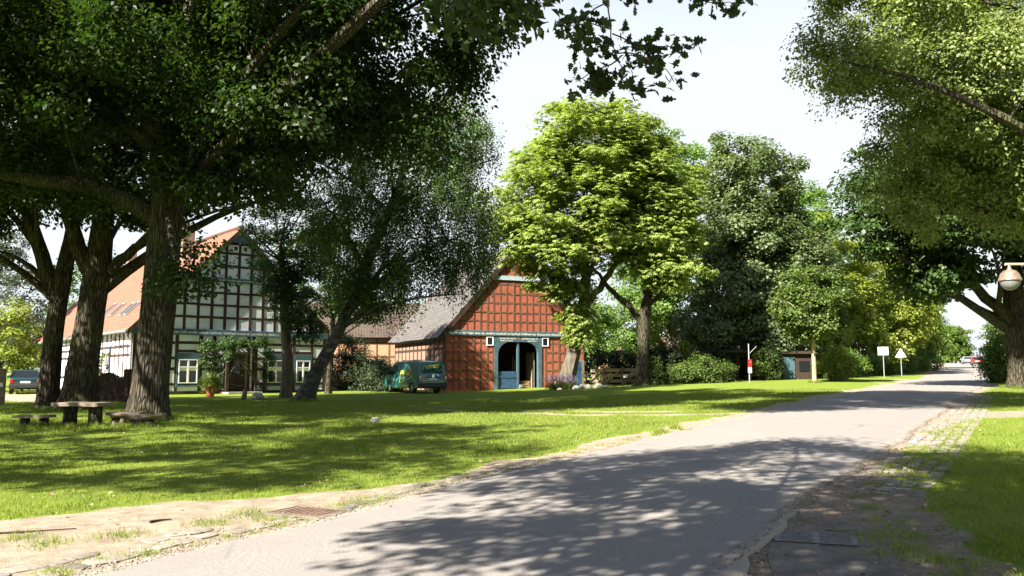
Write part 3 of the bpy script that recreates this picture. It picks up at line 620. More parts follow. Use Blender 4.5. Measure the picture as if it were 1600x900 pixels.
    d = MB()                               # the open right leaf, swung inwards
    for i in range(5): d.box(g1 - .22, g1 - .16, .5 + i * .26, .74 + i * .26, -.2, 2.6, .004)
    d.build('open_gate', M['grey_wood'], h)
    for u in (g0 - .72, g1 + .16): window(h, F, u, u + .5, 3.02, 3.62, None, None, 1)
    d = MB(); F.box(d, 9.55, 10.35, .0, 1.95, .024, .06); F.box(d, 9.55, 10.35, .3, .42, .06, .085); F.box(d, 9.55, 10.35, 1.45, 1.57, .06, .085); d.build('blue_door', M['blue_paint'], h)
    d = MB(); F.box(d, 9.4, 9.55, 0, 2.1, .02, .07); F.box(d, 10.35, 10.56, 0, 2.1, .03, .07); F.box(d, 9.55, 10.35, 1.95, 2.1, .02, .07); d.build('door_frame', M['grey_wood'], h)
    o = .5; ez = E - o * sl + .12
    r1 = roof_slab('roof', (-o, -.14, ez), (-o, D + .3, ez), (Wd / 2, D + .3, A + .14), (Wd / 2, -.14, A + .14), .24, M['grey_roof'], h, sag=.05, seed=8)
    r2 = roof_slab('roof', (Wd + o, -.14, ez), (Wd + o, D + .3, ez), (Wd / 2, D + .3, A + .14), (Wd / 2, -.14, A + .14), .24, M['grey_roof'], h, sag=.05, seed=9); join('roof', [r1, r2])
    v = MB(); 
    for sx in (-1, 1): v.beam((Wd / 2 + sx * (Wd / 2 + o), -.16, ez - .22), (Wd / 2, -.16, A - .1), .05, .3)
    v.build('bargeboard', M['dark_wood'], h)
    # what stands just inside the open half of the gateway
    mw = h.matrix_basis.copy(); mw = Matrix.Translation((-4.46, 55.0, .52)) @ Matrix.Rotation(R(25), 4, 'Z')
    def inside(name, mb, mat, u, v_, z, rz, **kw):
        p = mw @ Vector((u, v_, z)); o_ = mb.build(name, mat, None, p, (0, 0, R(25) + rz)); return tag(o_, **kw)
    q = MB(); q.lathe([(.2, 0), (.27, .02), (.30, .5), (.28, .52), (.26, .48), (.18, .06)], 16); inside('tin_tub', q, M['galvanised'], 5.95, .9, -.15, 0, label='pale metal tub standing in the open barn gateway', cat='tub')
    q = MB()
    for i in range(5): q.box(-.28, .28, -.18, .18, i * .16, i * .16 + .14, .012)
    inside('firewood_stack', q, rough_mat('cut_wood', (.35, .20, .09), (.6, .4, .22), 5), 6.45, 1.1, -.15, .2, label='pile of pale split firewood just inside the barn gateway', cat='firewood')
    q = MB()
    for i, (a, l) in enumerate(((0, 2.5), (.16, 2.2), (.3, 2.6))): q.tube([(a, 0, 0), (a + .08, .25, l)], .035, 6)
    inside('leaning_boards', q, M['grey_wood'], 5.6, 1.3, -.15, 0, label='long grey poles leaning upright inside the barn gateway', cat='poles')
red_barn()

def small_building(name, loc, rz, Wd, D, E, A, wall, roof, label, cat, wins=(), tim=None, roofo=.35, boards=None):
    h = empty(name, loc, rz, label=label, cat=cat); F = Face('front'); sl = (A - E) / (Wd / 2)
    MB().prism([(0, 0, -.8), (Wd, 0, -.8), (Wd, 0, E), (Wd / 2, 0, A), (0, 0, E)], (0, D, 0)).build('wall', M[wall], h)
    ez = E - roofo * sl + .1; r = [roof_slab('roof', (x_, -roofo, ez), (x_, D + roofo, ez), (Wd / 2, D + roofo, A + .12), (Wd / 2, -roofo, A + .12), .12, M[roof], h, nu=16, nv=8) for x_ in (-roofo, Wd + roofo)]; join('roof', r)
    if boards:
        v = MB()
        for sx in (-1, 1): v.beam((Wd / 2 + sx * (Wd / 2 + roofo), -roofo - .02, ez - .12), (Wd / 2, -roofo - .02, A - .02), .05, .26)
        v.build('bargeboard', M[boards], h)
    if tim:
        t = MB(); m_ = int(Wd / .95)
        for i in range(m_ + 1): u = .1 + (Wd - .2) * i / m_; F.box(t, u - .07, u + .07, -.1, E, -.05, .022, .01)
        for z in (.9, 1.9, E - .15): F.box(t, .18, Wd - .18, z - .06, z + .06, -.05, .018)
        t.build('timber_frame', M[tim], h)
    for w in wins: window(h, F, *w)
    return h
# ochre brick wing between the farmhouse and the barn: its long side faces the lawn
def ochre_wing():
    h = empty('brick_outbuilding', (-17.5, 64.5, .6), R(12), label='ochre brick outbuilding with thin timbers seen between farmhouse and barn', cat='outbuilding'); F = Face('front')
    MB().prism([(0, 0, -.8), (0, 0, 4.1), (0, 3.5, 6.8), (0, 7, 4.1), (0, 7, -.8)], (13, 0, 0)).build('wall', M['ochre_brick'], h)
    t = MB()
    for i in range(14): u = .1 + i * .98; F.box(t, u - .07, u + .07, -.1, 4.0, -.05, .022, .01)
    for z in (1.2, 2.4, 3.5): F.box(t, .18, 12.8, z - .06, z + .06, -.05, .018)
    t.build('timber_frame', M['barn_timber'], h)
    r = [roof_slab('roof', (-.3, -.4, 3.9), (13.3, -.4, 3.9), (13.3, 3.5, 6.95), (-.3, 3.5, 6.95), .14, M['brown_tiles'], h), roof_slab('roof', (-.3, 7.4, 3.9), (13.3, 7.4, 3.9), (13.3, 3.5, 6.95), (-.3, 3.5, 6.95), .14, M['brown_tiles'], h)]; join('roof', r)
    for u in (2.3, 6.4, 9.2): window(h, F, u, u + .95, .9, 2.1)
ochre_wing()
small_building('brick_cottage', (8.6, 84, 1.0), R(-18), 9.0, 8, 2.6, 5.0, 'ochre_brick', 'red_tiles', 'low red brick cottage mostly hidden by shrubs right of the barn', 'cottage', [(1.5, 2.4, .8, 1.9), (4.2, 5.1, .8, 1.9)])
small_building('gabled_shed', (11.6, 78, 1.1), R(12), 3.0, 4, 2.9, 4.4, 'ochre_brick', 'grey_roof', 'small brick gable with dark bargeboards beyond the wooden fence', 'shed', boards='dark_wood')
small_building('roadside_house', (66, 98, 2.0), R(25), 9, 9, 4.2, 8.2, 'ochre_brick', 'red_tiles', 'brick house with a tiled roof half hidden behind the big right-hand tree', 'house', [(1.2, 2.3, 1.0, 2.3), (4.5, 5.6, 1.0, 2.3)])
small_building('distant_house', (46, 116, 2.2), R(-10), 9, 8, 3.6, 8.4, 'white_brick', 'red_tiles', 'far house whose red roof shows above the roadside hedge', 'house', [(1.2, 2.3, 1.0, 2.3)])
def sheds():
    h = empty('wood_store', (13.6, 55.8, 1.12), R(6), label='dark open timber wood store with a low flat roof behind the red mailbox pole', cat='shed')
    w = MB(); w.box(0, .1, 0, 2.6, -.3, 1.9); w.box(.1, 4.6, 2.5, 2.6, -.3, 1.9); w.box(4.6, 4.7, 0, 2.6, -.3, 1.9); w.build('wall', M['dark_wood'], h)
    w = MB(); w.box(-.25, 4.95, -.35, 2.8, 1.95, 2.06, .01); w.build('roof', M['dark_wood'], h)
    for u in (1.5, 3.1): w = MB(); w.box(u, u + .12, .02, .14, -.3, 1.94); w.build('post', M['old_timber'], h)
    for q in (((.4, -.1, -.1), (1.1, .5, 1.7), .14, .05), ((2.2, -.1, -.1), (2.9, .5, 1.5), .3, .04)): w = MB(); w.beam(*q); w.build('leaning_board', M['grey_wood'], h)
    h = empty('tool_shed', (17.75, 56.2, 1.2), R(4), label='small dark tool shed with a teal plank door left of the young lime', cat='shed')
    w = MB(); w.box(0, 2.6, 0, 2.2, -.3, 1.75); w.build('wall', M['dark_wood'], h)
    w = MB(); w.prism([(-.2, -.25, 1.78), (2.8, -.25, 1.78), (2.8, 2.4, 2.1), (-.2, 2.4, 2.1)], (0, 0, .08)); w.build('roof', M['dark_wood'], h)
    w = MB()
    for i in range(4): w.box(.5 + i * .2, .69 + i * .2, -.05, -.01, -.15, 1.55)
    d = w.build('door', M['teal_paint'], h); w = MB(); w.tube([(1.2, -.06, .7), (1.2, -.1, .75), (1.2, -.06, .85)], .012, 6); w.build('handle', M['steel'], d)
    w = MB(); w.box(1.6, 2.3, -.04, -.01, .6, 1.3); w.build('window', M['window_glass'], h)
sheds()

# ------------------------------------------------------------------ vehicles
def dg_mesh(o):
    bpy.context.view_layer.update(); return bpy.data.meshes.new_from_object(o.evaluated_get(bpy.context.evaluated_depsgraph_get()))
def car_shell(name, prof, hw, wheels, wr, mat, parent, bev=.05, hood_z=None):
    """side profile (y, z) drawn across the width hw(z), bevelled, with wheel arches cut out"""
    me = bpy.data.meshes.new(name); bm = bmesh.new(); Lv = [bm.verts.new((-hw(y, z), y, z)) for y, z in prof]; Rv = [bm.verts.new((hw(y, z), y, z)) for y, z in prof]; n = len(prof)
    for i in range(n): bm.faces.new((Lv[i], Lv[(i + 1) % n], Rv[(i + 1) % n], Rv[i]))
    bm.faces.new(Lv); bm.faces.new(Rv[::-1]); bmesh.ops.recalc_face_normals(bm, faces=bm.faces)
    ed = [e for e in bm.edges if all(abs(abs(v.co.x) - hw(v.co.y, v.co.z)) < 1e-5 for v in e.verts) and e.verts[0].co.x * e.verts[1].co.x > 0]
    bmesh.ops.bevel(bm, geom=ed, offset=bev, segments=3, profile=.6, affect='EDGES', clamp_overlap=True)
    bmesh.ops.triangulate(bm, faces=[f for f in bm.faces if len(f.verts) > 4]); bm.to_mesh(me); bm.free(); me.materials.append(mat)
    o = link(name, me); cut = MB()
    for y in wheels:
        for s_ in (-1, 1): cut.prism([(s_ * 1.2, y + math.cos(a) * wr * 1.16, wr + math.sin(a) * wr * 1.16) for a in [2 * math.pi * k / 24 for k in range(24)]], (-s_ * .5, 0, 0))
    c = cut.build('cutter', mat); md = o.modifiers.new('b', 'BOOLEAN'); md.operation = 'DIFFERENCE'; md.object = c; md.solver = 'EXACT'
    m2 = dg_mesh(o); bpy.data.objects.remove(o); bpy.data.objects.remove(c)
    for p in m2.polygons: p.use_smooth = True
    try: m2.set_sharp_from_angle(angle=R(35))
    except Exception: pass
    m2.materials.clear(); m2.materials.append(mat); return link(name, m2, parent)
def wheel(par, x, y, r, s_, rimmat='steel'):
    w = MB(); ring = [(r * .62, -.10), (r * .92, -.11), (r, -.07), (r, .07), (r * .92, .11), (r * .62, .10)]; n = 28; vs_, fs = [], []
    for rr_, d in ring:
        for k in range(n): vs_.append((x - s_ * .11 + d, y + rr_ * math.cos(2 * math.pi * k / n), r + rr_ * math.sin(2 * math.pi * k / n)))
    m_ = len(ring)
    for i in range(m_):
        for k in range(n): fs.append((i * n + k, i * n + (k + 1) % n, ((i + 1) % m_) * n + (k + 1) % n, ((i + 1) % m_) * n + k))
    w.add(vs_, fs); t = w.build('wheel', M['black_rubber'], par, smooth=True)
    rm = MB(); rm.prism([(x - s_ * .05, y + math.cos(a) * r * .62, r + math.sin(a) * r * .62) for a in [2 * math.pi * k / 24 for k in range(24)]], (-s_ * .1, 0, 0))
    for k in range(7): a = 2 * math.pi * k / 7; rm.beam((x - s_ * .045, y, r), (x - s_ * .045, y + math.cos(a) * r * .58, r + math.sin(a) * r * .58), .06, .03)
    rm.build('rim', M[rimmat], t)
def text_mesh(body, size, mat, name, parent, loc, rot, extrude=.002, shear=0.0):
    cu = bpy.data.curves.new(name, 'FONT'); cu.body = body; cu.size = size; cu.extrude = extrude; cu.align_x = 'CENTER'; cu.align_y = 'CENTER'; cu.shear = shear; cu.offset = .006
    o = link(name, cu); me = dg_mesh(o); bpy.data.objects.remove(o); me.materials.clear(); me.materials.append(mat); return link(name, me, parent, loc, rot)
def car_paint(name, c):
    k = NT(name); k.set(Base_Color=(*c, 1), Roughness=.35, Coat_Weight=.8, Coat_Roughness=.08, Specular_IOR_Level=.5); MATS[name] = k.m
car_paint('paint_green', (.005, .085, .078)); car_paint('paint_dark_green', (.008, .035, .036)); car_paint('paint_red', (.42, .02, .02)); car_paint('paint_silver', (.35, .38, .42))
plain('lamp_red', (.35, .012, .01), .2); plain('lamp_white', (.6, .58, .55), .2); plain('bumper_dark', (.02, .022, .024), .6); plain('plate_white', (.75, .75, .72), .5); plain('letter_yellow', (.62, .55, .06), .5); plain('letter_grey', (.36, .36, .38), .5); plain('arm_blue', (.20, .40, .52), .5, var=.3); plain('letter_dark', (.02, .02, .02), .5)
def van():
    x, y = -4.75, 50.35; v = empty('delivery_van', (x, y, G(x, y) + .01), R(35), label='dark green delivery van with yellow lettering parked in front of the red barn', cat='van')
    prof = [(.03, .42), (.0, .62), (.0, 1.02), (.05, 1.15), (.16, 1.72), (.24, 1.88), (.42, 1.955), (1.5, 1.975), (3.1, 1.95), (3.42, 1.88), (3.7, 1.66), (4.12, 1.20), (4.3, 1.12), (4.7, .98), (4.84, .84), (4.89, .6), (4.86, .36), (4.7, .27), (.25, .30)]
    hw = lambda y_, z: (.95 if z < 1.06 else .95 - .125 * ((z - 1.06) / .9) ** 1.25) - (.10 * max(0, (y_ - 4.3) / .6) if y_ > 4.3 else 0)
    body = car_shell('body', prof, hw, (.98, 3.98), .33, M['paint_green'], v, .055)
    for yy in (.98, 3.98):
        for s_ in (-1, 1): wheel(v, s_ * .93, yy, .33, s_)
    b = MB(); b.box(-.97, .97, -.07, .16, .36, .60); b.build('bumper', M['bumper_dark'], v, bevel=.04)
    b = MB(); b.box(-.94, .94, 4.74, 4.94, .30, .58); b.build('bumper', M['bumper_dark'], v, bevel=.04)
    for s_ in (-1, 1):
        b = MB(); b.prism([(s_ * .945, -.012, .72), (s_ * .80, -.012, .72), (s_ * .80, .015, 1.22), (s_ * .925, .015, 1.22)], (0, .12, 0)); t = b.build('tail_light', M['lamp_red'], v)
        b = MB(); b.box(min(s_ * .82, s_ * .93), max(s_ * .82, s_ * .93), -.022, .05, .88, 1.02); b.build('lens', M['lamp_white'], t)
        b = MB(); b.prism([(s_ * (hw(3.9, .9) + .006), 4.1, 1.0), (s_ * (.956), 3.0, 1.12), (s_ * .857, 3.02, 1.74), (s_ * .865, 3.38, 1.74), (s_ * .93, 3.98, 1.14)] if False else [(s_ * .957, 4.0, 1.14), (s_ * .957, 2.95, 1.14), (s_ * .868, 2.98, 1.74), (s_ * .868, 3.45, 1.74)], (-s_ * .03, 0, 0)); b.build('side_window', M['window_glass'], v)
        b = MB(); b.box(min(s_ * .97, s_ * 1.16), max(s_ * .97, s_ * 1.16), 3.72, 3.86, 1.1, 1.36); b.build('wing_mirror', M['bumper_dark'], v, bevel=.03)
        b = MB(); b.box(min(s_ * .951, s_ * .972), max(s_ * .951, s_ * .972), 2.72, 2.92, .98, 1.02); b.build('door_handle', M['bumper_dark'], v)
        b = MB(); b.box(min(s_ * .949, s_ * .954), max(s_ * .949, s_ * .954), 1.45, 2.9, 1.06, 1.075); b.box(min(s_ * .949, s_ * .953), max(s_ * .949, s_ * .953), 1.4, 1.412, .4, 1.04); b.box(min(s_ * .949, s_ * .953), max(s_ * .949, s_ * .953), 2.85, 2.862, .4, 1.04); b.build('door_seam', M['bumper_dark'], v)
    # rear door : upper pane, plate, badge, handle, seams
    rear = lambda u, z: (u, {True: .0, False: .05 + (z - 1.15) * .193}[z < 1.15] - .012, z)
    b = MB(); b.prism([(-.72, .048, 1.2), (.72, .048, 1.2), (.66, .155, 1.74), (-.66, .155, 1.74)], (0, -.012, .002)); b.build('rear_window', plain('dark_film', (.006, .06, .055), .15, var=.1), v)
    tilt = math.atan(.193)
    text_mesh('ELEKTRO', .23, M['letter_yellow'], 'lettering', v, (-.04, .108, 1.585), (R(90) - tilt, R(-4), 0), shear=.15)
    k = MB(); strokes(k, lambda u, z: (u, .05 + (z - 1.15) * .193 - .022, z), -.45, .25, 1.33, 1.46, 51, gap=.02); k.build('lettering', M['letter_grey'], v)
    k = MB(); pr_ = lambda u, z: (u, .05 + (z - 1.15) * .193 - .02, z)
    for a, c in (((-.62, 1.28), (-.62, 1.66)), ((-.62, 1.66), (.55, 1.74)), ((.3, 1.32), (.66, 1.36)), ((.66, 1.36), (.62, 1.5))): k.beam(pr_(*a), pr_(*c), .022, .006, up=(0, 1, 0))
    k.add([pr_(.22, 1.3), pr_(.45, 1.44), pr_(.36, 1.45), pr_(.42, 1.56), pr_(.2, 1.42), pr_(.3, 1.41)], [(0, 1, 2, 3, 4, 5)]); k.build('logo_frame', M['letter_yellow'], v)
    def arm(place, s_):
        k = MB(); pts = [(-.35, 1.22, .035), (-.2, 1.26, .06), (0, 1.20, .085), (.2, 1.14, .06), (.36, 1.09, .075), (.5, 1.03, .03), (.72, .86, .012)]; vs_, fs = [], []
        for u, z, w in pts: vs_ += [place(u * s_, z + w), place(u * s_, z - w)]
        for i in range(len(pts) - 1): fs.append((2 * i, 2 * i + 1, 2 * i + 3, 2 * i + 2))
        k.add(vs_, fs); k.build('painted_arm', M['arm_blue'], v)
    arm(lambda u, z: (u, (-.006 if z < 1.02 else -.006 + max(0, z - 1.02) * .30), z), 1)
    b = MB(); ring = [(math.cos(a), math.sin(a)) for a in [2 * math.pi * k / 20 for k in range(20)]]; b.prism([(.0 + .085 * p, -.004, 1.03 + .085 * q) for p, q in ring], (0, -.012, 0)); bd = b.build('badge', M['chrome'], v)
    b = MB()
    for a, c in (((-.045, .05), (0, .005)), ((.045, .05), (0, .005)), ((-.055, .0), (-.025, -.055)), ((-.025, -.055), (0, -.01)), ((0, -.01), (.025, -.055)), ((.025, -.055), (.055, 0))): b.beam((a[0], -.018, 1.03 + a[1]), (c[0], -.018, 1.03 + c[1]), .012, .006, up=(0, 1, 0))
    b.build('badge_mark', M['letter_dark'], bd)
    b = MB(); b.box(-.26, .26, -.016, 0, .80, .92); pl = b.build('licence_plate', M['plate_white'], v); k = MB(); strokes(k, lambda u, z: (u, -.019, z), -.21, .2, .825, .895, 61); k.build('plate_lettering', M['letter_dark'], pl)
    b = MB(); b.box(-.42, .42, -.01, .0, .93, .99); b.build('plate_recess', M['bumper_dark'], v)
    k = MB(); strokes(k, lambda u, z: (u, -.006, z), -.75, -.15, 1.0, 1.05, 62); strokes(k, lambda u, z: (u, -.006, z), -.7, .75, .645, .70, 63); k.beam((-.82, -.004, .76), (.8, -.004, .76), .012, .006, up=(0, 1, 0)); k.build('small_lettering', M['cream_letter'], v)
    # left side : tilted sign, script, arm, small print
    sd = lambda yy, z: (-(hw(yy, z) + .004), yy, z)
    k = MB(); q = [(1.02, .98 - .02), (2.5, .62), (2.42, 1.27), (1.12, 1.50)]
    for a, c in zip(q, q[1:] + q[:1]): k.beam(sd(*a), sd(*c), .03, .006, up=(1, 0, 0))
    k.add([sd(1.55, 1.0), sd(1.1, 1.12), sd(1.3, 1.13), sd(1.2, 1.28), sd(1.62, 1.15), sd(1.42, 1.12)], [(0, 1, 2, 3, 4, 5)]); k.build('logo_frame', M['letter_yellow'], v)
    text_mesh('ELEKTRO', .27, M['letter_yellow'], 'lettering', v, (-.951, 1.82, 1.225), (R(90 - 4), R(6), R(-90)), shear=.15)
    k = MB(); strokes(k, lambda u, z: (-.955, 2.3 - u, z + u * .12), 0, .75, .84, 1.02, 71, gap=.02); k.build('lettering', M['letter_grey'], v)
    arm(lambda u, z: (-(hw(1.7, z + .5) + .004), 1.75 - u, z + .5), 1)
    k = MB(); strokes(k, lambda u, z: (-.953, 3.35 - u, z), 0, .55, .84, .89, 72); strokes(k, lambda u, z: (-.953, 3.35 - u, z), 0, .5, .74, .79, 73); k.build('small_lettering', M['cream_letter'], v)
    b = MB(); b.box(-.72, .72, 1.2, 1.26, 2.0, 2.03); b.box(-.72, .72, 2.6, 2.66, 1.99, 2.02)
    for s_ in (-.6, .6): b.box(s_ - .04, s_ + .04, 1.19, 1.27, 1.94, 2.0); b.box(s_ - .04, s_ + .04, 2.59, 2.67, 1.94, 1.99)
    b.build('roof_rack', M['bumper_dark'], v)
    b = MB(); b.prism([(-.74, 3.735, 1.66), (.74, 3.735, 1.66), (.82, 4.14, 1.215), (-.82, 4.14, 1.215)], (0, .006, .012)); b.build('windscreen', M['window_glass'], v)
van()
def hatchback(x, y, rz, paint, label, sc=1.0, group=None):
    v = empty('parked_car', (x, y, G(x, y) + .01), rz, label=label, cat='car', group=group)
    prof = [(.06, .36), (.0, .52), (.02, .86), (.10, .95), (.40, .98), (1.0, 1.0), (3.1, .98), (3.5, .94), (4.1, .80), (4.25, .62), (4.24, .34), (4.0, .24), (.3, .26)]
    hw = lambda y_, z: .84 - (.05 * max(0, z - .75) / .2) - (.10 * max(0, (y_ - 3.6) / .6)) - (.06 * max(0, (.4 - y_) / .4))
    car_shell('body', prof, hw, (.78, 3.32), .30, M[paint], v, .05)
    g = MB(); q = [(.22, .96), (.62, 1.36), (.85, 1.40), (2.2, 1.42), (2.45, 1.38), (3.15, .96)]; hg = lambda z: .79 - .22 * (z - .96) / .46
    a = [(-hg(z), y_, z) for y_, z in q]; b = [(hg(z), y_, z) for y_, z in q]; n = len(q); g.add(a + b, [tuple(range(n)), tuple(range(2 * n - 1, n - 1, -1))] + [(i, i + n, (i + 1) % n + n, (i + 1) % n) for i in range(n)]); g.build('cabin_glass', M['window_glass'], v)
    r = MB(); q2 = [(.60, 1.365), (.85, 1.415), (2.2, 1.435), (2.47, 1.39)]
    a = [(-hg(z) - .01, y_, z) for y_, z in q2] + [(hg(z) + .01, y_, z) for y_, z in q2]; r.add(a + [(p[0], p[1], p[2] - .035) for p in a], [(0, 1, 5, 4), (1, 2, 6, 5), (2, 3, 7, 6), (8, 12, 13, 9), (9, 13, 14, 10), (10, 14, 15, 11), (0, 4, 12, 8), (3, 11, 15, 7), (0, 8, 9, 1), (1, 9, 10, 2), (2, 10, 11, 3), (4, 5, 13, 12), (5, 6, 14, 13), (6, 7, 15, 14)])
    for s_ in (-1, 1):
        for (ya, za), (yb, zb) in (((.20, .96), (.62, 1.375)), ((3.15, .96), (2.45, 1.39)), ((1.72, .97), (1.66, 1.41)), ((.75, .97), (.98, 1.41))): r.beam((s_ * (hg(za) + .008), ya, za), (s_ * (hg(zb) + .008), yb, zb), .07, .03, up=(1, 0, 0))
    r.build('roof', M[paint], v)
    for yy in (.78, 3.32):
        for s_ in (-1, 1): wheel(v, s_ * .82, yy, .30, s_)
    b = MB(); b.box(-.83, .83, -.06, .2, .34, .58); b.build('bumper', M['bumper_dark'], v, bevel=.05)
    for s_ in (-1, 1):
        b = MB(); b.box(min(s_ * .6, s_ * .79), max(s_ * .6, s_ * .79), -.015, .12, .64, .86); b.build('tail_light', M['lamp_red'], v, bevel=.02)
        b = MB(); b.box(min(s_ * .82, s_ * 1.0), max(s_ * .82, s_ * 1.0), 2.75, 2.88, .93, 1.07); b.build('wing_mirror', M[paint], v, bevel=.03)
    b = MB(); b.box(-.26, .26, -.005, .02, .64, .75); b.build('licence_plate', M['plate_white'], v)
hatchback(-28.6, 49.2, R(30), 'paint_dark_green', 'dark green hatchback parked on the paved yard by the farmhouse')
hatchback(73.0, 131, R(-26), 'paint_red', 'small red hatchback parked at the kerb far down the road')
hatchback(82.0, 150, R(-22), 'paint_silver', 'silver hatchback parked beyond the red one far down the road')

# ------------------------------------------------------------------ trees
def unit(a): return a / np.maximum(np.linalg.norm(a, axis=1), 1e-9)[:, None]
def leaf_quads(c, ax, nr, L, Wd):
    """folded rhombic leaves: centres c, axes ax, normals nr"""
    n = len(c); b = unit(np.cross(nr, ax)); nr = np.cross(ax, b); L = L[:, None]; Wd = Wd[:, None]
    v = np.stack([c - ax * L * .5, c + b * Wd * .5 + nr * Wd * .22 - ax * L * .06, c + ax * L * .5 - nr * L * .06, c - b * Wd * .5 + nr * Wd * .22 - ax * L * .06], 1)
    return v.reshape(-1, 3), np.arange(4 * n), np.full(n, 4)
LOBE = [(0, 0), (.10, .10), (.06, .22), (.26, .34), (.15, .46), (.34, .60), (.20, .70), (.26, .86), (.10, .90), (0, 1.0)]
def leaf_lobed(c, ax, nr, L):
    n = len(c); b = unit(np.cross(nr, ax)); nr = np.cross(ax, b); pts = LOBE + [(-x, y) for x, y in LOBE[-2:0:-1]]
    v = np.stack([c + ax * (L * (y - .3))[:, None] + b * (L * x * 1.15)[:, None] + nr * (L * (abs(x) * .25 - y * y * .12))[:, None] for x, y in pts], 1); k = len(pts)
    return v.reshape(-1, 3), np.arange(k * n), np.full(n, k)
def clump_centres(ells, n, rng, shell=.35):
    e = np.array(ells, float); vol = (e[:, 3] * e[:, 4] * e[:, 5]) ** .62; pick = rng.choice(len(e), n * 3, p=vol / vol.sum())
    d = unit(rng.normal(size=(n * 3, 3))); r = rng.uniform(0, 1, n * 3) ** shell
    wob = 1 + .16 * np.sin(d[:, 0] * 5 + d[:, 2] * 4 + pick) + .10 * np.sin(d[:, 1] * 9 + d[:, 2] * 7)
    p = e[pick, :3] + d * e[pick, 3:6] * (r * wob)[:, None]
    deep = np.zeros(len(p), bool)
    for q in e:
        f = np.linalg.norm((p - q[:3]) / q[3:6], axis=1); deep |= f < .5
    keep = np.r_[np.where(~deep)[0], np.where(deep)[0][:n // 5]]; keep = keep[rng.permutation(len(keep))][:n]
    return p[keep]
def foliage(name, cen, rad, per, L, Wd, mat, rng, ref, style='leaf', flat=.6, up=.75, droop=.25):
    m = len(cen); rad = rad * rng.uniform(.65, 1.3, m); per_i = np.maximum(3, (per * rng.uniform(.6, 1.35, m))).astype(int); idx = np.repeat(np.arange(m), per_i); n = len(idx)
    d = unit(rng.normal(size=(n, 3))); r = rng.uniform(0, 1, n) ** .55
    off = d * r[:, None] * rad[idx][:, None]; off[:, 2] *= flat
    out = unit(cen - ref); off[:, 2] -= .25 * np.hypot(off[:, 0], off[:, 1]) * (1 if flat < 1 else 0)
    c = cen[idx] + off
    nr = unit(np.array([0, 0, up]) + out[idx] * .45 + unit(off) * .35 + rng.normal(size=(n, 3)) * .42)
    if style == 'fir': nr = unit(np.array([0, 0, .7]) + rng.normal(size=(n, 3)) * .6)
    ax = unit(rng.normal(size=(n, 3)) + unit(off) * .8 - np.array([0, 0, droop * 2.0])); ax = unit(ax - nr * np.sum(ax * nr, 1)[:, None] * .8)
    Ls = L * rng.uniform(.65, 1.3, n)
    if style == 'palm':           # five leaflets spreading and drooping from one stalk
        ax = unit(ax * [1, 1, .3]); nr = unit(nr + [0, 0, .6]); ax = unit(ax - nr * np.sum(ax * nr, 1)[:, None]); b = np.cross(nr, ax); cs, axs, nrs, ls = [], [], [], []
        for k, (a, s_) in enumerate(((-1.45, .7), (-.75, .9), (0, 1.0), (.75, .9), (1.45, .7))):
            q = unit(ax * math.cos(a) + b * math.sin(a) - np.array([0, 0, .38])); cs.append(c + q * (Ls * s_ * .55)[:, None]); axs.append(q); nrs.append(unit(nr + rng.normal(size=nr.shape) * .12)); ls.append(Ls * s_)
        c, ax, nr, Ls = map(np.concatenate, (cs, axs, nrs, ls))
        v, lv, sz = leaf_quads(c, ax, nr, Ls, Ls * Wd / L)
    elif style == 'lobed': v, lv, sz = leaf_lobed(c, ax, nr, Ls)
    else: v, lv, sz = leaf_quads(c, ax, nr, Ls, Ls * Wd / L)
    return raw_mesh(name, v, lv, sz, M[mat])
def curve_path(a, b, sag, n, rng, wob=.06):
    a, b = np.array(a, float), np.array(b, float); ln = np.linalg.norm(b - a); mid = (a + b) / 2 + np.array([0, 0, sag * ln]) + rng.normal(size=3) * ln * wob
    t = np.linspace(0, 1, n)[:, None]; return (1 - t) ** 2 * a + 2 * t * (1 - t) * mid + t * t * b
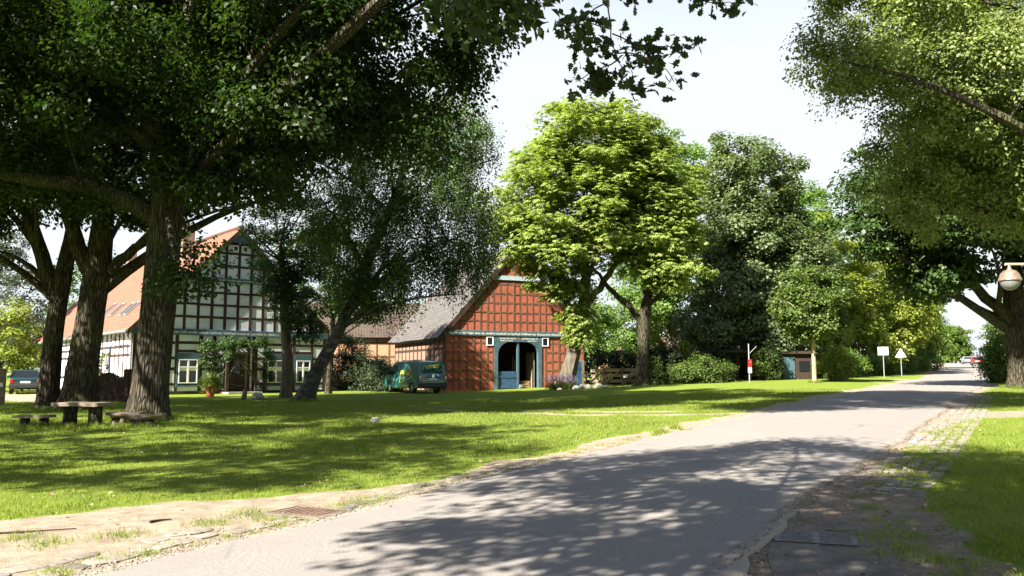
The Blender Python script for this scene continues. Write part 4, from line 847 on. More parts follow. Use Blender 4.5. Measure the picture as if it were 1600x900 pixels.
def tree(label, base, trunk, ells, leaf, bark='bark_oak', nc=150, cr=1.0, per=160, L=.16, Wd=.09, style='leaf', limbs=(), n_limb=12, n_twig=50, seed=1, name='tree', cat='tree', group=None, sides=16, lump=.05, flare=.35, flat=.6, up=.75, droop=.25, shell=.35, extra=None, limb_r=.45, zl=0.0):
    rng = np.random.default_rng(seed); random.seed(seed); bx, by = base; bz = G(bx, by); org = np.array([bx, by, bz]); root = empty(name, (bx, by, bz), label=label, cat=cat, group=group)
    E_ = [(x - bx, y - by, z - bz, a, b, c) for x, y, z, a, b, c in ells]
    cen = clump_centres(E_, nc, rng, shell); ref = np.mean(np.array(E_)[:, :3], 0) - [0, 0, 1.5]
    tp = np.array([t[:3] for t in trunk], float); tr = np.array([t[3] for t in trunk], float)
    ztop = max(e[2] + .35 * e[5] for e in E_); ok = tp[:, 2] < ztop; tp, tr = tp[ok], tr[ok]; tr[-1] = min(tr[-1], .1)
    tt = np.linspace(0, 1, 26) ** 1.25; d = np.r_[0, np.cumsum(np.linalg.norm(np.diff(tp, axis=0), axis=1))]; d /= d[-1]
    P_ = np.c_[[np.interp(tt, d, tp[:, i]) for i in range(3)]].T; rr = np.interp(tt, d, tr)
    mb = MB(); mb.tube(P_, rr, sides, lump=lump, flare=flare)
    st = max(9, int(np.argmax(P_[:, 2] >= zl))); nodes, nrad = [P_[st:]], [rr[st:]]
    for path in limbs:
        q = np.array([p[:3] for p in path], float); qr = np.array([p[3] for p in path]); dd = np.linspace(0, 1, len(q)); t2 = np.linspace(0, 1, 12)
        pp = np.c_[[np.interp(t2, dd, q[:, i]) for i in range(3)]].T; pp[1:-1] += rng.normal(size=(10, 3)) * .05; q2 = np.interp(t2, dd, qr); mb.tube(pp, q2, 10, lump=lump); nodes.append(pp[2:]); nrad.append(q2[2:])
    if n_limb and len(cen):
        far = [int(rng.integers(len(cen)))]; dm = np.linalg.norm(cen - cen[far[0]], axis=1)
        for _ in range(min(n_limb, len(cen)) - 1): k = int(np.argmax(dm)); far.append(k); dm = np.minimum(dm, np.linalg.norm(cen - cen[k], axis=1))
        N0, R0 = np.concatenate(nodes), np.concatenate(nrad)
        for k in far:
            t = cen[k]; want = t[2] - .55 * np.hypot(N0[:, 0] - t[0], N0[:, 1] - t[1]); s_ = np.abs(N0[:, 2] - want) + .15 * np.linalg.norm(N0 - t, axis=1); j = int(np.argmin(s_))
            p = curve_path(N0[j], t, .10, 8, rng, .08); r0 = min(R0[j] * limb_r * 1.2, .035 + .03 * np.linalg.norm(t - N0[j])); r = np.linspace(r0, .02, 8); mb.tube(p, r, 7, cap=False); nodes.append(p[2:]); nrad.append(r[2:])
        N0, R0 = np.concatenate(nodes), np.concatenate(nrad)
        for k in rng.permutation(len(cen))[:n_twig]:
            t = cen[k]; j = int(np.argmin(np.linalg.norm(N0 - t, axis=1) + 3 * (N0[:, 2] > t[2] + .6))); p = curve_path(N0[j], t, .08, 5, rng, .1); mb.tube(p, np.linspace(min(.05, R0[j] * .7), .008, 5), 5, cap=False)
    mb.build('trunk', M[bark], root, smooth=True)
    link('crown', foliage('crown', cen, cr, per, L, Wd, leaf, rng, ref, style, flat, up, droop), root)
    if extra: extra(root, rng)
    return root
Z = lambda x, y: G(x, y)
# the great oak on the lawn
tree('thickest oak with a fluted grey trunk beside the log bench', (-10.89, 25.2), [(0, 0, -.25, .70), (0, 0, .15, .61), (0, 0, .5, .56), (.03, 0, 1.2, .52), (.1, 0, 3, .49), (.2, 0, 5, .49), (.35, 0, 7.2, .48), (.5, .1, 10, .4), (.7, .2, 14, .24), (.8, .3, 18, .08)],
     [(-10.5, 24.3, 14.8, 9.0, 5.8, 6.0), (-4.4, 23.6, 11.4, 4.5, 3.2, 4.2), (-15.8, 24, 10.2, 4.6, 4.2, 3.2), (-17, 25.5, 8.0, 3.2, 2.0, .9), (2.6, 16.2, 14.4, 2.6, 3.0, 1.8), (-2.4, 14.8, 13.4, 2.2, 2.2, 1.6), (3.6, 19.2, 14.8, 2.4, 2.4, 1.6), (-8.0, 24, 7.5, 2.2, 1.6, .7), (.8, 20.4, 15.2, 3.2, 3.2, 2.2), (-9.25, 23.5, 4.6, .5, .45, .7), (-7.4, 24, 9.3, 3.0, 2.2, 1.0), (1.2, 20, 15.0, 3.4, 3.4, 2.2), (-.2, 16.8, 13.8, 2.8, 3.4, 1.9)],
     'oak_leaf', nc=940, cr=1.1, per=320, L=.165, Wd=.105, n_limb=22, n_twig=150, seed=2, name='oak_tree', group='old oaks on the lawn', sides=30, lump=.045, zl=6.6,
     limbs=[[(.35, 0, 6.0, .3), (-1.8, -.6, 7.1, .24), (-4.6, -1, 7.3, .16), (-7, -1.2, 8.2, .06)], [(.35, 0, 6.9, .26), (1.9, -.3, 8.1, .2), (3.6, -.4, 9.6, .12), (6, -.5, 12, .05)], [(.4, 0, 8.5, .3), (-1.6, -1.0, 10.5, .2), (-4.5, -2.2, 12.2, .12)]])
tree('left oak of the twin trunks, forked at head height and leaning left', (-17.55, 31.7), [(0, 0, -.25, .5), (0, 0, .2, .42), (.02, 0, 1, .36), (.1, 0, 3, .33), (.3, 0, 4.8, .33), (.5, .1, 6.5, .26), (.9, .2, 10, .22), (1, .3, 15, .07)],
     [(-21, 32, 12.2, 5.5, 5.5, 5.0), (-18.4, 30.2, 8.9, 3.6, 1.8, 1.1), (-20.8, 30, 7.6, 1.8, 1.4, .8), (-18.5, 33, 15.5, 5, 5, 3.5), (-20.3, 31, 7.4, 1.6, 1.2, 1.0)], 'oak_leaf', nc=330, cr=1.1, per=270, L=.175, Wd=.115, n_limb=12, n_twig=60, seed=3, name='oak_tree', group='old oaks on the lawn', sides=18,
     limbs=[[(.2, 0, 4.3, .32), (-.45, -.1, 5.6, .27), (-1.0, -.2, 7.3, .23), (-1.7, -.3, 9, .15), (-2.8, -.4, 12, .06)]])
tree('right oak of the twin trunks, with a broken limb pointing at the house', (-16.25, 31.4), [(0, 0, -.25, .85), (0, 0, .15, .72), (.02, 0, .6, .62), (.1, 0, 1.6, .54), (.3, 0, 3.4, .49), (.5, 0, 5.2, .48), (.6, .1, 7.5, .36), (.8, .2, 11, .24), (1, .3, 16, .07)],
     [(-13.5, 32.5, 12.8, 5.6, 5.6, 5.2), (-13.6, 31, 9.0, 2.8, 1.8, 1.2), (-14.6, 30.8, 7.9, 1.9, 1.3, .7), (-15.5, 33, 16, 5, 5, 3.2)], 'oak_leaf', nc=330, cr=1.1, per=270, L=.175, Wd=.115, n_limb=14, n_twig=60, seed=4, name='oak_tree', group='old oaks on the lawn', sides=22,
     limbs=[[(.55, 0, 4.8, .26), (1.3, -.1, 5.5, .2), (2.2, -.2, 6.3, .15), (3.2, -.3, 7.6, .08)], [(.4, 0, 5.0, .36), (-.4, -.1, 6.4, .28), (-1.0, -.2, 8.5, .2), (-1.2, -.2, 12, .07)], [(.5, 0, 5.2, .3), (.75, -.1, 7.5, .24), (.7, -.2, 10, .15)]])
# oaks that stand beside the photographer, just outside the picture, and shade the lawn and the road
def hanging_bough(root, rng):
    b = np.array(root.location); X0, Y0, Z0 = .70, 5.7, 4.28
    P = lambda u, v, dy=0.0: np.array([X0 + (u - 965) * .0046, Y0 + dy, Z0 - v * .0049]) - b
    tw = [[P(-300, -520, -3.0), P(500, -260, -1.4), P(900, -60), P(963, 0)], [P(963, 0), P(966, 55), P(972, 85), P(984, 118)], [P(968, 55), P(1010, 62, .1), P(1055, 60, .15), P(1098, 62, .2)], [P(972, 85), P(1000, 95, -.1), P(1042, 118, -.15), P(1055, 138, -.15)],
          [P(966, 48), P(930, 30, .1), P(905, 25, .2)], [P(975, 95), P(940, 105, .1), P(912, 120, .1)], [P(970, 75), P(935, 78, -.1), P(900, 80, -.1)], [P(982, 112), P(985, 128), P(1015, 143)], [P(985, 110), P(950, 128, .05), P(925, 132)], [P(1000, 62, .1), P(1030, 82, .1), P(1038, 92, .1)],
          [P(963, 0), P(930, 5, .3), P(895, 0, .5)], [P(1040, -40), P(1100, 0), P(1130, 8), P(1165, 10)], [P(963, -20), P(1000, -10, .1), P(1040, -40)]]
    mb = MB(); cs = []
    for i, p in enumerate(tw):
        p = np.array(p); t = np.linspace(0, 1, 9); dd = np.linspace(0, 1, len(p)); q = np.c_[[np.interp(t, dd, p[:, k]) for k in range(3)]].T; q[1:-1] += rng.normal(size=(7, 3)) * .006
        mb.tube(q, np.linspace(.03 if i == 0 else .006, .008 if i == 0 else .0025, 9), 6, cap=False)
        if i == 0: continue
        dens = 6 if i != 1 else 3
        for q_ in q[2:]:
            for _ in range(dens if i < 11 else 9): cs.append(q_ + rng.normal(size=3) * [.052, .055, .045])
    hb = mb.build('hanging_bough', M['bark_grey'], root, smooth=True); c = np.array(cs); n = len(c)
    ax = unit(rng.normal(size=(n, 3)) + [.5, 0, -.25]); nr = unit(rng.normal(size=(n, 3)) * .6 + [0, -.3, .75]); nr = unit(nr - ax * np.sum(ax * nr, 1)[:, None])
    v, lv, sz = leaf_lobed(c, ax, nr, .085 * rng.uniform(.7, 1.25, n)); link('leaves', raw_mesh('leaves', v, lv, sz, M['oak_leaf']), hb)
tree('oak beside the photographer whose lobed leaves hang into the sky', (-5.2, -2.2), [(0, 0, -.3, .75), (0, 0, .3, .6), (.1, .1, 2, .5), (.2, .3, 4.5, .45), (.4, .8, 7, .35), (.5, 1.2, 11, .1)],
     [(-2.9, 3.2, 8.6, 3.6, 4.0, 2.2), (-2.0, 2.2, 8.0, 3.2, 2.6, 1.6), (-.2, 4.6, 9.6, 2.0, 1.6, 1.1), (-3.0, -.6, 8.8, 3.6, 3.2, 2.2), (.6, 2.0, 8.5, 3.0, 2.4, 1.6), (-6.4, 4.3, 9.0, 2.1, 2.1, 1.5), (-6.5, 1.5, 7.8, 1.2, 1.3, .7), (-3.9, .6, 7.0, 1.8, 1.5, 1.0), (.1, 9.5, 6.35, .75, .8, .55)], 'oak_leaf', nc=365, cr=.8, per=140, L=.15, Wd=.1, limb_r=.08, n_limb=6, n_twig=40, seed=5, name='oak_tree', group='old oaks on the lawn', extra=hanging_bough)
tree('oak left of the picture whose shade falls on the near lawn', (-17.5, 9.5), [(0, 0, -.3, .75), (0, 0, .3, .6), (.1, .1, 2, .5), (.2, .3, 5, .45), (.4, .8, 8, .3), (.5, 1.2, 14, .1)],
     [(-15.2, 9.6, 10.5, 5.4, 4.6, 3.6), (-17.8, 16.5, 11.2, 4.8, 5, 4.0), (-11.6, 11, 11.2, 2.6, 2.6, 1.8), (-12.6, 4.6, 9.6, 3.6, 2.4, 1.8), (-10.9, 6.8, 10.4, 2.4, 2.2, 1.6)], 'oak_leaf', nc=310, cr=.85, per=115, L=.2, Wd=.13, n_limb=12, n_twig=40, seed=6, name='oak_tree', group='old oaks on the lawn')
tree('unseen oak added outside the frame to shade the twin trunks', (-26.5, 23), [(0, 0, -.3, .75), (0, 0, .3, .6), (.1, .1, 2, .5), (.2, .3, 5, .45), (.4, .8, 8, .3), (.5, 1.2, 14, .1)],
     [(-24.2, 24.5, 10.8, 5.2, 5, 4.2), (-28, 27, 12, 5, 5, 4)], 'oak_leaf', nc=230, cr=1.1, per=120, L=.22, Wd=.145, n_limb=10, n_twig=20, seed=23, name='oak_tree', group='old oaks on the lawn')  # out of view, added so its crown shades the twin oak trunks
for i, (x, y, h) in enumerate([(-36, -20, 15), (-15, -38, 17), (9, -33, 15), (25, -15, 13), (36, 6, 14), (-44, 4, 16)]):  # unseen trees, added to cut the ambient sky light
    tree(('first', 'second', 'third', 'fourth', 'fifth', 'sixth')[i] + ' of the unseen trees added behind the camera to block sky light', (x, y), [(0, 0, -.3, .7), (0, 0, 3, .5), (.3, .2, h - 3, .1)], [(x, y, h - 6, 7.5, 7.5, 5.5)], 'deep_leaf', nc=130, cr=1.6, per=60, L=.5, Wd=.34, n_limb=8, n_twig=0, seed=80 + i, name='sky_block_tree', group='unseen trees added to block sky light')
# leaning birch and the slim lime behind it
tree('birch with pale peeling bark, leaning to the right over the van', (-9.75, 39.2), [(0, 0, -.3, .56), (.15, 0, .4, .42), (.55, 0, 1.3, .33), (1.4, 0, 2.9, .27), (2.3, .1, 4.9, .23), (3.1, .1, 7.2, .25), (4.2, .2, 10.0, .18), (5.0, .3, 13, .09), (5.3, .3, 15, .03)],
     [(-5.5, 39, 11.5, 4.0, 3.2, 3.2), (-2.6, 39, 8.6, 2.2, 2.0, 2.8), (-7.4, 39.3, 8.6, 3.0, 2.0, 2.0), (-4.4, 38.5, 6.6, 1.7, 1.4, 1.3), (-3.2, 39.5, 13.0, 2.4, 2.4, 2.2), (-5.8, 38.6, 5.3, 1.4, 1.0, 1.1), (-7.6, 38.8, 5.6, 1.2, 1.0, 1.2), (-2.0, 38.6, 7.0, 1.4, 1.2, 1.9)], 'birch_leaf', 'bark_birch', nc=1250, cr=.37, per=78, L=.11, Wd=.08, n_limb=16, n_twig=220, seed=7, name='birch_tree', flat=3.2, droop=.9, up=.3, lump=.05,
     limbs=[[(2.0, .1, 4.2, .2), (3.2, 0, 5.8, .13), (4.8, -.1, 7.2, .06)], [(2.8, .1, 6.2, .16), (1.7, 0, 8.2, .1), (.6, 0, 9.6, .04)]])
tree('slim dark lime standing close to the farmhouse corner', (-11.75, 43.6), [(0, 0, -.2, .36), (0, 0, .3, .30), (.02, 0, 2, .26), (-.2, 0, 4.5, .24), (-.5, 0, 8, .17), (-.6, 0, 13, .04)],
     [(-11.5, 43.4, 9.0, 2.3, 2.2, 3.6), (-10.9, 43.2, 5.4, 1.5, 1.3, 1.5), (-10.6, 43.5, 3.9, .8, .8, .7), (-12.3, 43, 6.8, 1.2, 1.0, 1.0)], 'deep_leaf', 'bark_grey', nc=210, cr=.6, per=115, L=.13, Wd=.095, n_limb=12, n_twig=60, seed=8, name='lime_tree')
tree('slender dark tree growing between farmhouse corner and hedge', (-11.0, 50.2), [(0, 0, -.2, .24), (0, 0, .3, .2), (.1, 0, 2, .17), (.2, 0, 5, .13), (.2, 0, 9, .04)],
     [(-10.8, 50, 8.4, 2.9, 2.6, 3.2), (-9.2, 49.4, 6.2, 1.9, 1.8, 1.6)], 'deep_leaf', 'bark_oak', nc=150, cr=.75, per=110, L=.17, Wd=.12, n_limb=9, n_twig=40, seed=24, name='lime_tree')
# chestnut before the barn and its neighbour
tree('bright yellow-green horse chestnut leaning in front of the barn', (3.25, 53.0), [(0, 0, -.2, .80), (.1, 0, .2, .62), (.25, 0, .8, .52), (.7, 0, 2.4, .42), (1.1, -.1, 4.3, .38), (1.5, -.3, 6.5, .3), (1.4, -.6, 9, .2), (1.3, -.8, 14, .06)],
     [(3.6, 51.4, 12.4, 5.2, 4.3, 4.8), (5.2, 51.2, 15.4, 4.3, 4.0, 3.7), (1.5, 51, 10.5, 2.7, 2.4, 1.8), (7.0, 51.5, 11.6, 2.5, 2.8, 3.0), (6.9, 51.4, 14.6, 2.3, 2.5, 2.5), (4.2, 52.2, 5.4, 1.1, .8, 1.5), (3.4, 51.8, 7.6, 1.9, 1.2, 1.1)], 'chestnut_leaf', 'bark_grey', nc=860, cr=.9, per=48, L=.27, Wd=.1, style='palm', n_limb=16, shell=.5, n_twig=60, seed=9, name='chestnut_tree', group='horse chestnuts', flat=.5, up=1.1,
     limbs=[[(1.0, -.1, 3.9, .26), (-.1, -.4, 6.0, .2), (-1.4, -.8, 8.3, .1)], [(1.3, -.2, 5.0, .26), (2.7, -.5, 7.0, .2), (4.2, -.8, 9, .1)]])
tree('horse chestnut with a forked trunk right of the wooden fence', (8.13, 52.2), [(0, 0, -.2, .55), (0, 0, .3, .42), (.05, 0, 2, .37), (.15, 0, 4, .35), (.5, -.1, 6.3, .27), (1.0, -.2, 9, .18), (1.2, -.2, 14, .05)],
     [(9.3, 51.8, 12.2, 2.7, 3.0, 3.9), (9.6, 51.0, 8.7, 2.2, 2.2, 2.0), (8.2, 52.6, 15.2, 2.4, 2.4, 2.2)], 'chestnut_leaf', 'bark_oak', nc=390, cr=.9, per=48, L=.27, Wd=.1, style='palm', n_limb=10, n_twig=40, seed=10, name='chestnut_tree', group='horse chestnuts', flat=.5, up=1.1,
     limbs=[[(.1, 0, 3.7, .24), (-.9, -.1, 5.2, .19), (-2.2, -.2, 6.3, .14), (-3.2, -.3, 7.6, .06)]])
tree('tall fresh green ash rising behind the horse chestnuts', (13.4, 70), [(0, 0, -.2, .5), (0, 0, 3, .4), (.1, 0, 8, .32), (.2, 0, 20, .06)], [(13.6, 70, 16.5, 4.6, 4, 6.2), (15.5, 69, 10, 3.4, 3, 4), (11.5, 70, 9, 3, 3, 3.5)], 'ash_leaf', 'bark_grey', nc=330, cr=1.05, per=150, L=.28, Wd=.14, n_limb=10, n_twig=40, seed=12, name='ash_tree')
tree('blue-green oak with foliage almost down to the ground, tallest right of the chestnuts', (17.0, 60.5), [(0, 0, -.2, .6), (0, 0, 2, .45), (.1, 0, 6, .38), (.4, 0, 12, .25), (.5, 0, 18, .06)],
     [(17.3, 60, 14.2, 4.2, 4, 4.9), (15.8, 58.6, 7.6, 3.3, 2.8, 3.5), (19.4, 59.4, 8.6, 3.2, 2.8, 4.2), (17.6, 60, 11, 4.4, 4, 3), (14.4, 59, 5.0, 2.6, 2.2, 2.6), (18.2, 58.6, 5.2, 2.8, 2.4, 2.6)], 'dark_oak_leaf', 'bark_pale', nc=620, cr=1.0, per=160, L=.25, Wd=.17, n_limb=16, n_twig=70, seed=13, name='oak_tree', cat='tree', flat=.7)
tree('light green tree peeping over the right shoulder of the blue-green oak', (28.4, 80), [(0, 0, -.2, .5), (0, 0, 5, .35), (0, 0, 19, .06)], [(28.2, 80, 15, 4.0, 4, 6.2), (30, 79, 9, 3.4, 3, 4)], 'ash_leaf', 'bark_grey', nc=260, cr=1.05, per=130, L=.3, Wd=.17, n_limb=8, n_twig=20, seed=14, name='ash_tree')
tree('young lime with a smooth sunlit trunk on the edge of the lawn', (17.85, 49.4), [(0, 0, -.15, .17), (0, 0, .15, .135), (.01, 0, 1, .12), (0, 0, 2.2, .11), (.05, 0, 4, .08), (.05, 0, 7, .02)], [(18.0, 49.3, 5.9, 2.3, 2.1, 2.0), (17.7, 49.3, 4.8, 1.8, 1.5, .7)], 'shrub_leaf', 'bark_pale', nc=170, cr=.65, per=120, L=.17, Wd=.14, n_limb=9, n_twig=30, seed=15, name='lime_tree', flare=.1, lump=.02)
for i, (lab, x, y, e, lf, r_) in enumerate([
    ('yellow-green roadside tree just right of the young lime', 26.2, 67, [(26.4, 67, 8.4, 3.9, 3.2, 5.4), (24.2, 65.5, 4.6, 2.4, 2, 2.8)], 'yellow_leaf', .3),
    ('pale yellow-green tree leaning over the white sign', 31.8, 70, [(32, 70, 7.6, 3.6, 3.2, 4.8), (29.6, 69, 5.4, 2.2, 2, 1.8)], 'yellow_leaf', .28),
    ('green roadside tree behind the triangular sign', 37.4, 79, [(37.4, 79, 7.2, 3.5, 3, 4.4), (35, 77, 4, 2, 2, 2.2)], 'lime_leaf', .28),
    ('round green tree left of the far bend', 43.6, 90, [(43.4, 90, 6.6, 3.2, 3, 4.0)], 'lime_leaf', .25),
    ('forked tree with a bare dark trunk beside the far bend', 48.6, 98, [(48.4, 98, 12.2, 4.2, 3.4, 3.6), (46.2, 98, 9.4, 2, 2, 1.4)], 'deep_leaf', .5)]):
    h = e[0][2] + e[0][5] - G(x, y)
    tree(lab, (x, y), [(0, 0, -.2, r_ * 1.2), (0, 0, 1.5, r_), (.1, 0, h * .5, r_ * .7), (.2, 0, h - .4, .03)], e, lf, 'bark_grey', nc=230, cr=.95, per=120, L=.25, Wd=.17, n_limb=8, n_twig=24, seed=30 + i, name='roadside_tree', group='trees along the far side of the road', sides=10)
# right side of the road
tree('big dark tree right of the road, one bough reaching over it', (24.9, 41.0), [(0, 0, -.3, .72), (0, 0, .15, .6), (0, 0, .7, .52), (-.05, 0, 2.4, .48), (-.1, 0, 4.2, .46), (-.1, 0, 7, .4), (0, 0, 10, .28), (0, 0, 14, .08)],
     [(24.2, 40, 11.2, 6.8, 5, 4.2), (19.6, 39.2, 9.4, 3.6, 3.6, 2.6), (27, 39, 8, 3.5, 3, 2), (20.6, 40, 6.6, 1.8, 1.6, 1.3)], 'deep_leaf', 'bark_oak', nc=480, cr=1.05, per=140, L=.25, Wd=.17, n_limb=14, n_twig=60, seed=16, name='chestnut_tree', group='horse chestnuts', flat=.45, sides=20,
     limbs=[[(-.1, 0, 2.9, .34), (-1.0, -.2, 3.9, .28), (-2.3, -.4, 5.0, .22), (-3.6, -.6, 6.6, .14), (-5, -.8, 8.4, .06)]])
tree('sunlit elm at the upper right, its fine boughs against the sky', (18.2, 21.5), [(0, 0, -.3, .7), (0, 0, 1, .5), (-.1, 0, 4, .42), (-.6, 0, 8, .3), (-1, 0, 14, .08)],
     [(14.6, 21.2, 12.0, 5.2, 4.4, 4.4), (15.8, 22.0, 8.8, 4.0, 3.2, 2.2), (9.2, 20.6, 9.7, 1.9, 1.4, .9), (12.0, 21, 9.2, 2.2, 2, 1.5), (17.5, 29, 16.2, 5.2, 5, 3.6), (12.4, 22.5, 7.9, 2.3, 2.2, 1.5), (12.6, 24, 6.9, 2.2, 2.0, 1.1), (15.0, 23, 7.0, 2.5, 2.2, 1.3), (10.6, 22, 11.4, 2.6, 2.2, 2.4), (5.2, 20.4, 15.6, 2.8, 3.0, 1.8)], 'elm_leaf', 'bark_oak', nc=1350, cr=.62, per=190, L=.105, Wd=.072, n_limb=16, n_twig=110, seed=17, name='elm_tree', flat=.7,
     limbs=[[(-.4, 0, 6.2, .16), (-3.0, -.4, 8.2, .11), (-5.6, -.6, 9.2, .07), (-8.6, -.8, 9.8, .02)], [(-.3, 0, 5.4, .2), (-2.4, .2, 6.6, .12), (-4.6, .4, 8.6, .06)]])
tree('dark fir standing behind the parked cars far down the road', (86, 144), [(0, 0, -.2, .3), (0, 0, 12, .03)], [(86, 144, 5.0, 3.2, 3.2, 1.8), (86, 144, 7.6, 2.4, 2.4, 1.8), (86, 144, 10.2, 1.7, 1.7, 1.7), (86, 144, 12.8, .9, .9, 1.5)], 'dark_fir', 'bark_oak', nc=130, cr=.8, per=70, L=.3, Wd=.12, style='fir', n_limb=0, seed=18, name='fir_tree')
for i, (lab, x, y, e, lf) in enumerate([
    ('grey-green tree right of the red car', 60.5, 101, [(60.4, 101, 6.4, 2.8, 2.4, 3.6)], 'shrub_leaf'),
    ('soft green tree left of the large dark trunk', 45.3, 72, [(45.2, 72, 6.4, 2.6, 2.6, 4.2)], 'shrub_leaf'),
    ('yellow-green garden tree behind the large dark trunk', 49, 76, [(49, 76, 7, 4, 3, 4.6)], 'lime_leaf'),
    ('rounded tree closing the far end of the road', 101, 190, [(100, 192, 8.6, 6, 4, 4.6)], 'lime_leaf'), ('far tree left of the road end', 84, 172, [(84, 172, 9.4, 6, 4, 5.4)], 'lime_leaf'), ('far tree right of the road end', 107, 170, [(107, 170, 9, 5.5, 4, 5)], 'deep_leaf')]):
    h = e[0][2] + e[0][5] - G(x, y)
    tree(lab, (x, y), [(0, 0, -.2, .25), (0, 0, h * .5, .15), (0, 0, h - .5, .02)], e, lf, 'bark_grey', nc=170, cr=.85 if y < 120 else 1.6, per=110, L=.22 if y < 120 else .45, Wd=.15 if y < 120 else .3, n_limb=5, n_twig=10, seed=50 + i, name='garden_tree', sides=8)
# left background
tree('silvery blue fir behind the parked dark car', (-40.5, 66), [(0, 0, -.2, .4), (0, 0, 13, .03)], [(-40.5, 66, 3.8, 4.2, 4, 2), (-40.5, 66, 6.6, 3.6, 3.4, 2), (-40.5, 66, 9.2, 2.6, 2.6, 1.9), (-40.5, 66, 11.8, 1.5, 1.5, 1.6)], 'fir_needle', 'bark_oak', nc=190, cr=.9, per=90, L=.3, Wd=.11, style='fir', n_limb=0, seed=19, name='fir_tree')
tree('yellow-green maple bush at the left edge behind the gate post', (-33.5, 54.5), [(0, 0, -.2, .2), (0, 0, 3, .1), (0, 0, 5, .02)], [(-33.6, 54.4, 3.9, 2.6, 2.2, 2.8), (-32, 54.2, 2.2, 1.6, 1.4, 1.6)], 'yellow_leaf', 'bark_grey', nc=120, cr=.75, per=75, L=.2, Wd=.17, n_limb=6, n_twig=16, seed=20, name='maple_tree')
tree('dark tree behind the far end of the farmhouse', (-42, 84), [(0, 0, -.2, .4), (0, 0, 8, .2), (0, 0, 15, .03)], [(-42, 84, 9.5, 6, 4.5, 5.5), (-35.5, 86, 7.5, 4, 4, 4)], 'deep_leaf', 'bark_grey', nc=170, cr=1.2, per=80, L=.3, Wd=.19, n_limb=7, n_twig=16, seed=21, name='garden_tree')
tree('broad garden tree behind the roofs of farm and barn', (-14, 92), [(0, 0, -.2, .4), (0, 0, 6, .2), (0, 0, 11, .03)], [(-15, 92, 7, 6, 4, 4.2), (-9, 94, 6, 5, 4, 3.8)], 'ash_leaf', 'bark_grey', nc=150, cr=1.2, per=70, L=.32, Wd=.2, n_limb=7, n_twig=16, seed=22, name='garden_tree')
for i, (lab, x, y, e, lf) in enumerate([('light green orchard tree beyond the wooden fence', 11, 74, [(10.4, 74, 5.6, 2.6, 2.4, 3.2)], 'ash_leaf'), ('bright green tree between the forked chestnut and the blue-green oak', 14.4, 76, [(14.2, 76, 5, 2.8, 2.4, 3.6)], 'yellow_leaf'), ('pale green tree right behind the barn corner', 6.6, 68, [(6.6, 68, 5.2, 1.8, 2, 3.2)], 'ash_leaf'), ('dark tree behind the sheds', 22, 70, [(22, 70, 7, 4.5, 3, 6)], 'deep_leaf')]):
    h = e[0][2] + e[0][5] - G(x, y)
    tree(lab, (x, y), [(0, 0, -.2, .2), (0, 0, h * .5, .13), (0, 0, h - .5, .02)], e, lf, 'bark_grey', nc=110, cr=.85, per=75, L=.24, Wd=.15, n_limb=6, n_twig=14, seed=70 + i, name='garden_tree', sides=8)
def shrub(lab, x, y, ells, leaf, nc=70, cr=.45, per=85, L=.12, Wd=.07, seed=1, name='shrub', cat='shrub', group=None, flat=.8, style='leaf'):
    rng = np.random.default_rng(seed); random.seed(seed); bz = G(x, y); r = empty(name, (x, y, bz), label=lab, cat=cat, group=group); e = [(a, b, c, d, f, g) for a, b, c, d, f, g in ells]
    cen = clump_centres(e, nc, rng, .4); cen = cen[cen[:, 2] > .05]; mb = MB()
    for k in rng.permutation(len(cen))[:14]: mb.tube(curve_path((cen[k][0] * .35, cen[k][1] * .35, -.15), cen[k], .1, 5, rng), np.linspace(.03, .008, 5), 5, cap=False)
    mb.build('stems', M['bark_grey'], r, smooth=True); link('foliage', foliage('foliage', cen, cr, per, L, Wd, leaf, rng, np.array([0, 0, .2]), style, flat), r); return r
SH = [('light green spreading shrub left of the red mailbox pole', 11.8, 52.2, [(0, 0, .9, 1.7, 1.1, .85), (-1.0, .2, .7, 1.2, 1, .7), (1.0, 0, .7, 1.2, 1, .7)], 'shrub_leaf', 130, .45), ('dark hedge shrub right of the forked chestnut', 10.0, 54.6, [(0, 0, 1.3, 1.8, 1, 1.4)], 'hedge_leaf', 110, .5), ('pale upright shrub at the foot of the forked chestnut', 9.0, 52.6, [(0, 0, .9, .55, .5, 1.0)], 'shrub_leaf', 40, .35),
      ('dark green shrubs directly behind the wooden fence', 6.9, 60.5, [(0, 0, 1.2, 1.9, 1, 1.4), (1.2, -1.6, 1.2, 1.4, 1, 1.3)], 'hedge_leaf', 130, .55), ('clipped dark hedge left of the van', -9.4, 56.5, [(0, 0, 1.05, 2.3, 1.2, 1.35)], 'hedge_leaf', 150, .5), ('tall dark laurel screening the outbuilding left of the clipped hedge', -11.2, 58.0, [(0, 0, 1.8, 1.5, 1.1, 2.2)], 'hedge_leaf', 130, .5), ('dark bush touching the front of the van', -8.2, 54.6, [(0, 0, .9, 1.2, 1.0, 1.15)], 'hedge_leaf', 90, .45),
      ('full green shrub beside the big dark trunk on the right', 29.2, 49.6, [(0, 0, 1.7, 1.15, 1.1, 1.7), (-.5, 0, .8, .9, 1.0, .9)], 'lime_leaf', 150, .55), ('light leafy tuft of shrub behind the young lime', 20.8, 53.4, [(0, 0, 1.1, 1.2, .9, 1.2)], 'yellow_leaf', 70, .45), ('bramble growing up the front of the wood store', 16.6, 55.0, [(0, 0, .9, .9, .4, 1.1)], 'shrub_leaf', 60, .35), ('dark overgrown bush between wood store and tool shed', 17.2, 55.4, [(0, 0, 1.1, .7, .5, 1.3)], 'hedge_leaf', 80, .45), ('dark elder bush left of the wood store', 13.3, 54.2, [(0, 0, 1.0, .9, .7, 1.2)], 'hedge_leaf', 80, .45), ('pale bramble right of the teal shed door', 21.7, 56.0, [(0, 0, .9, .8, .5, 1.0)], 'shrub_leaf', 45, .35)]
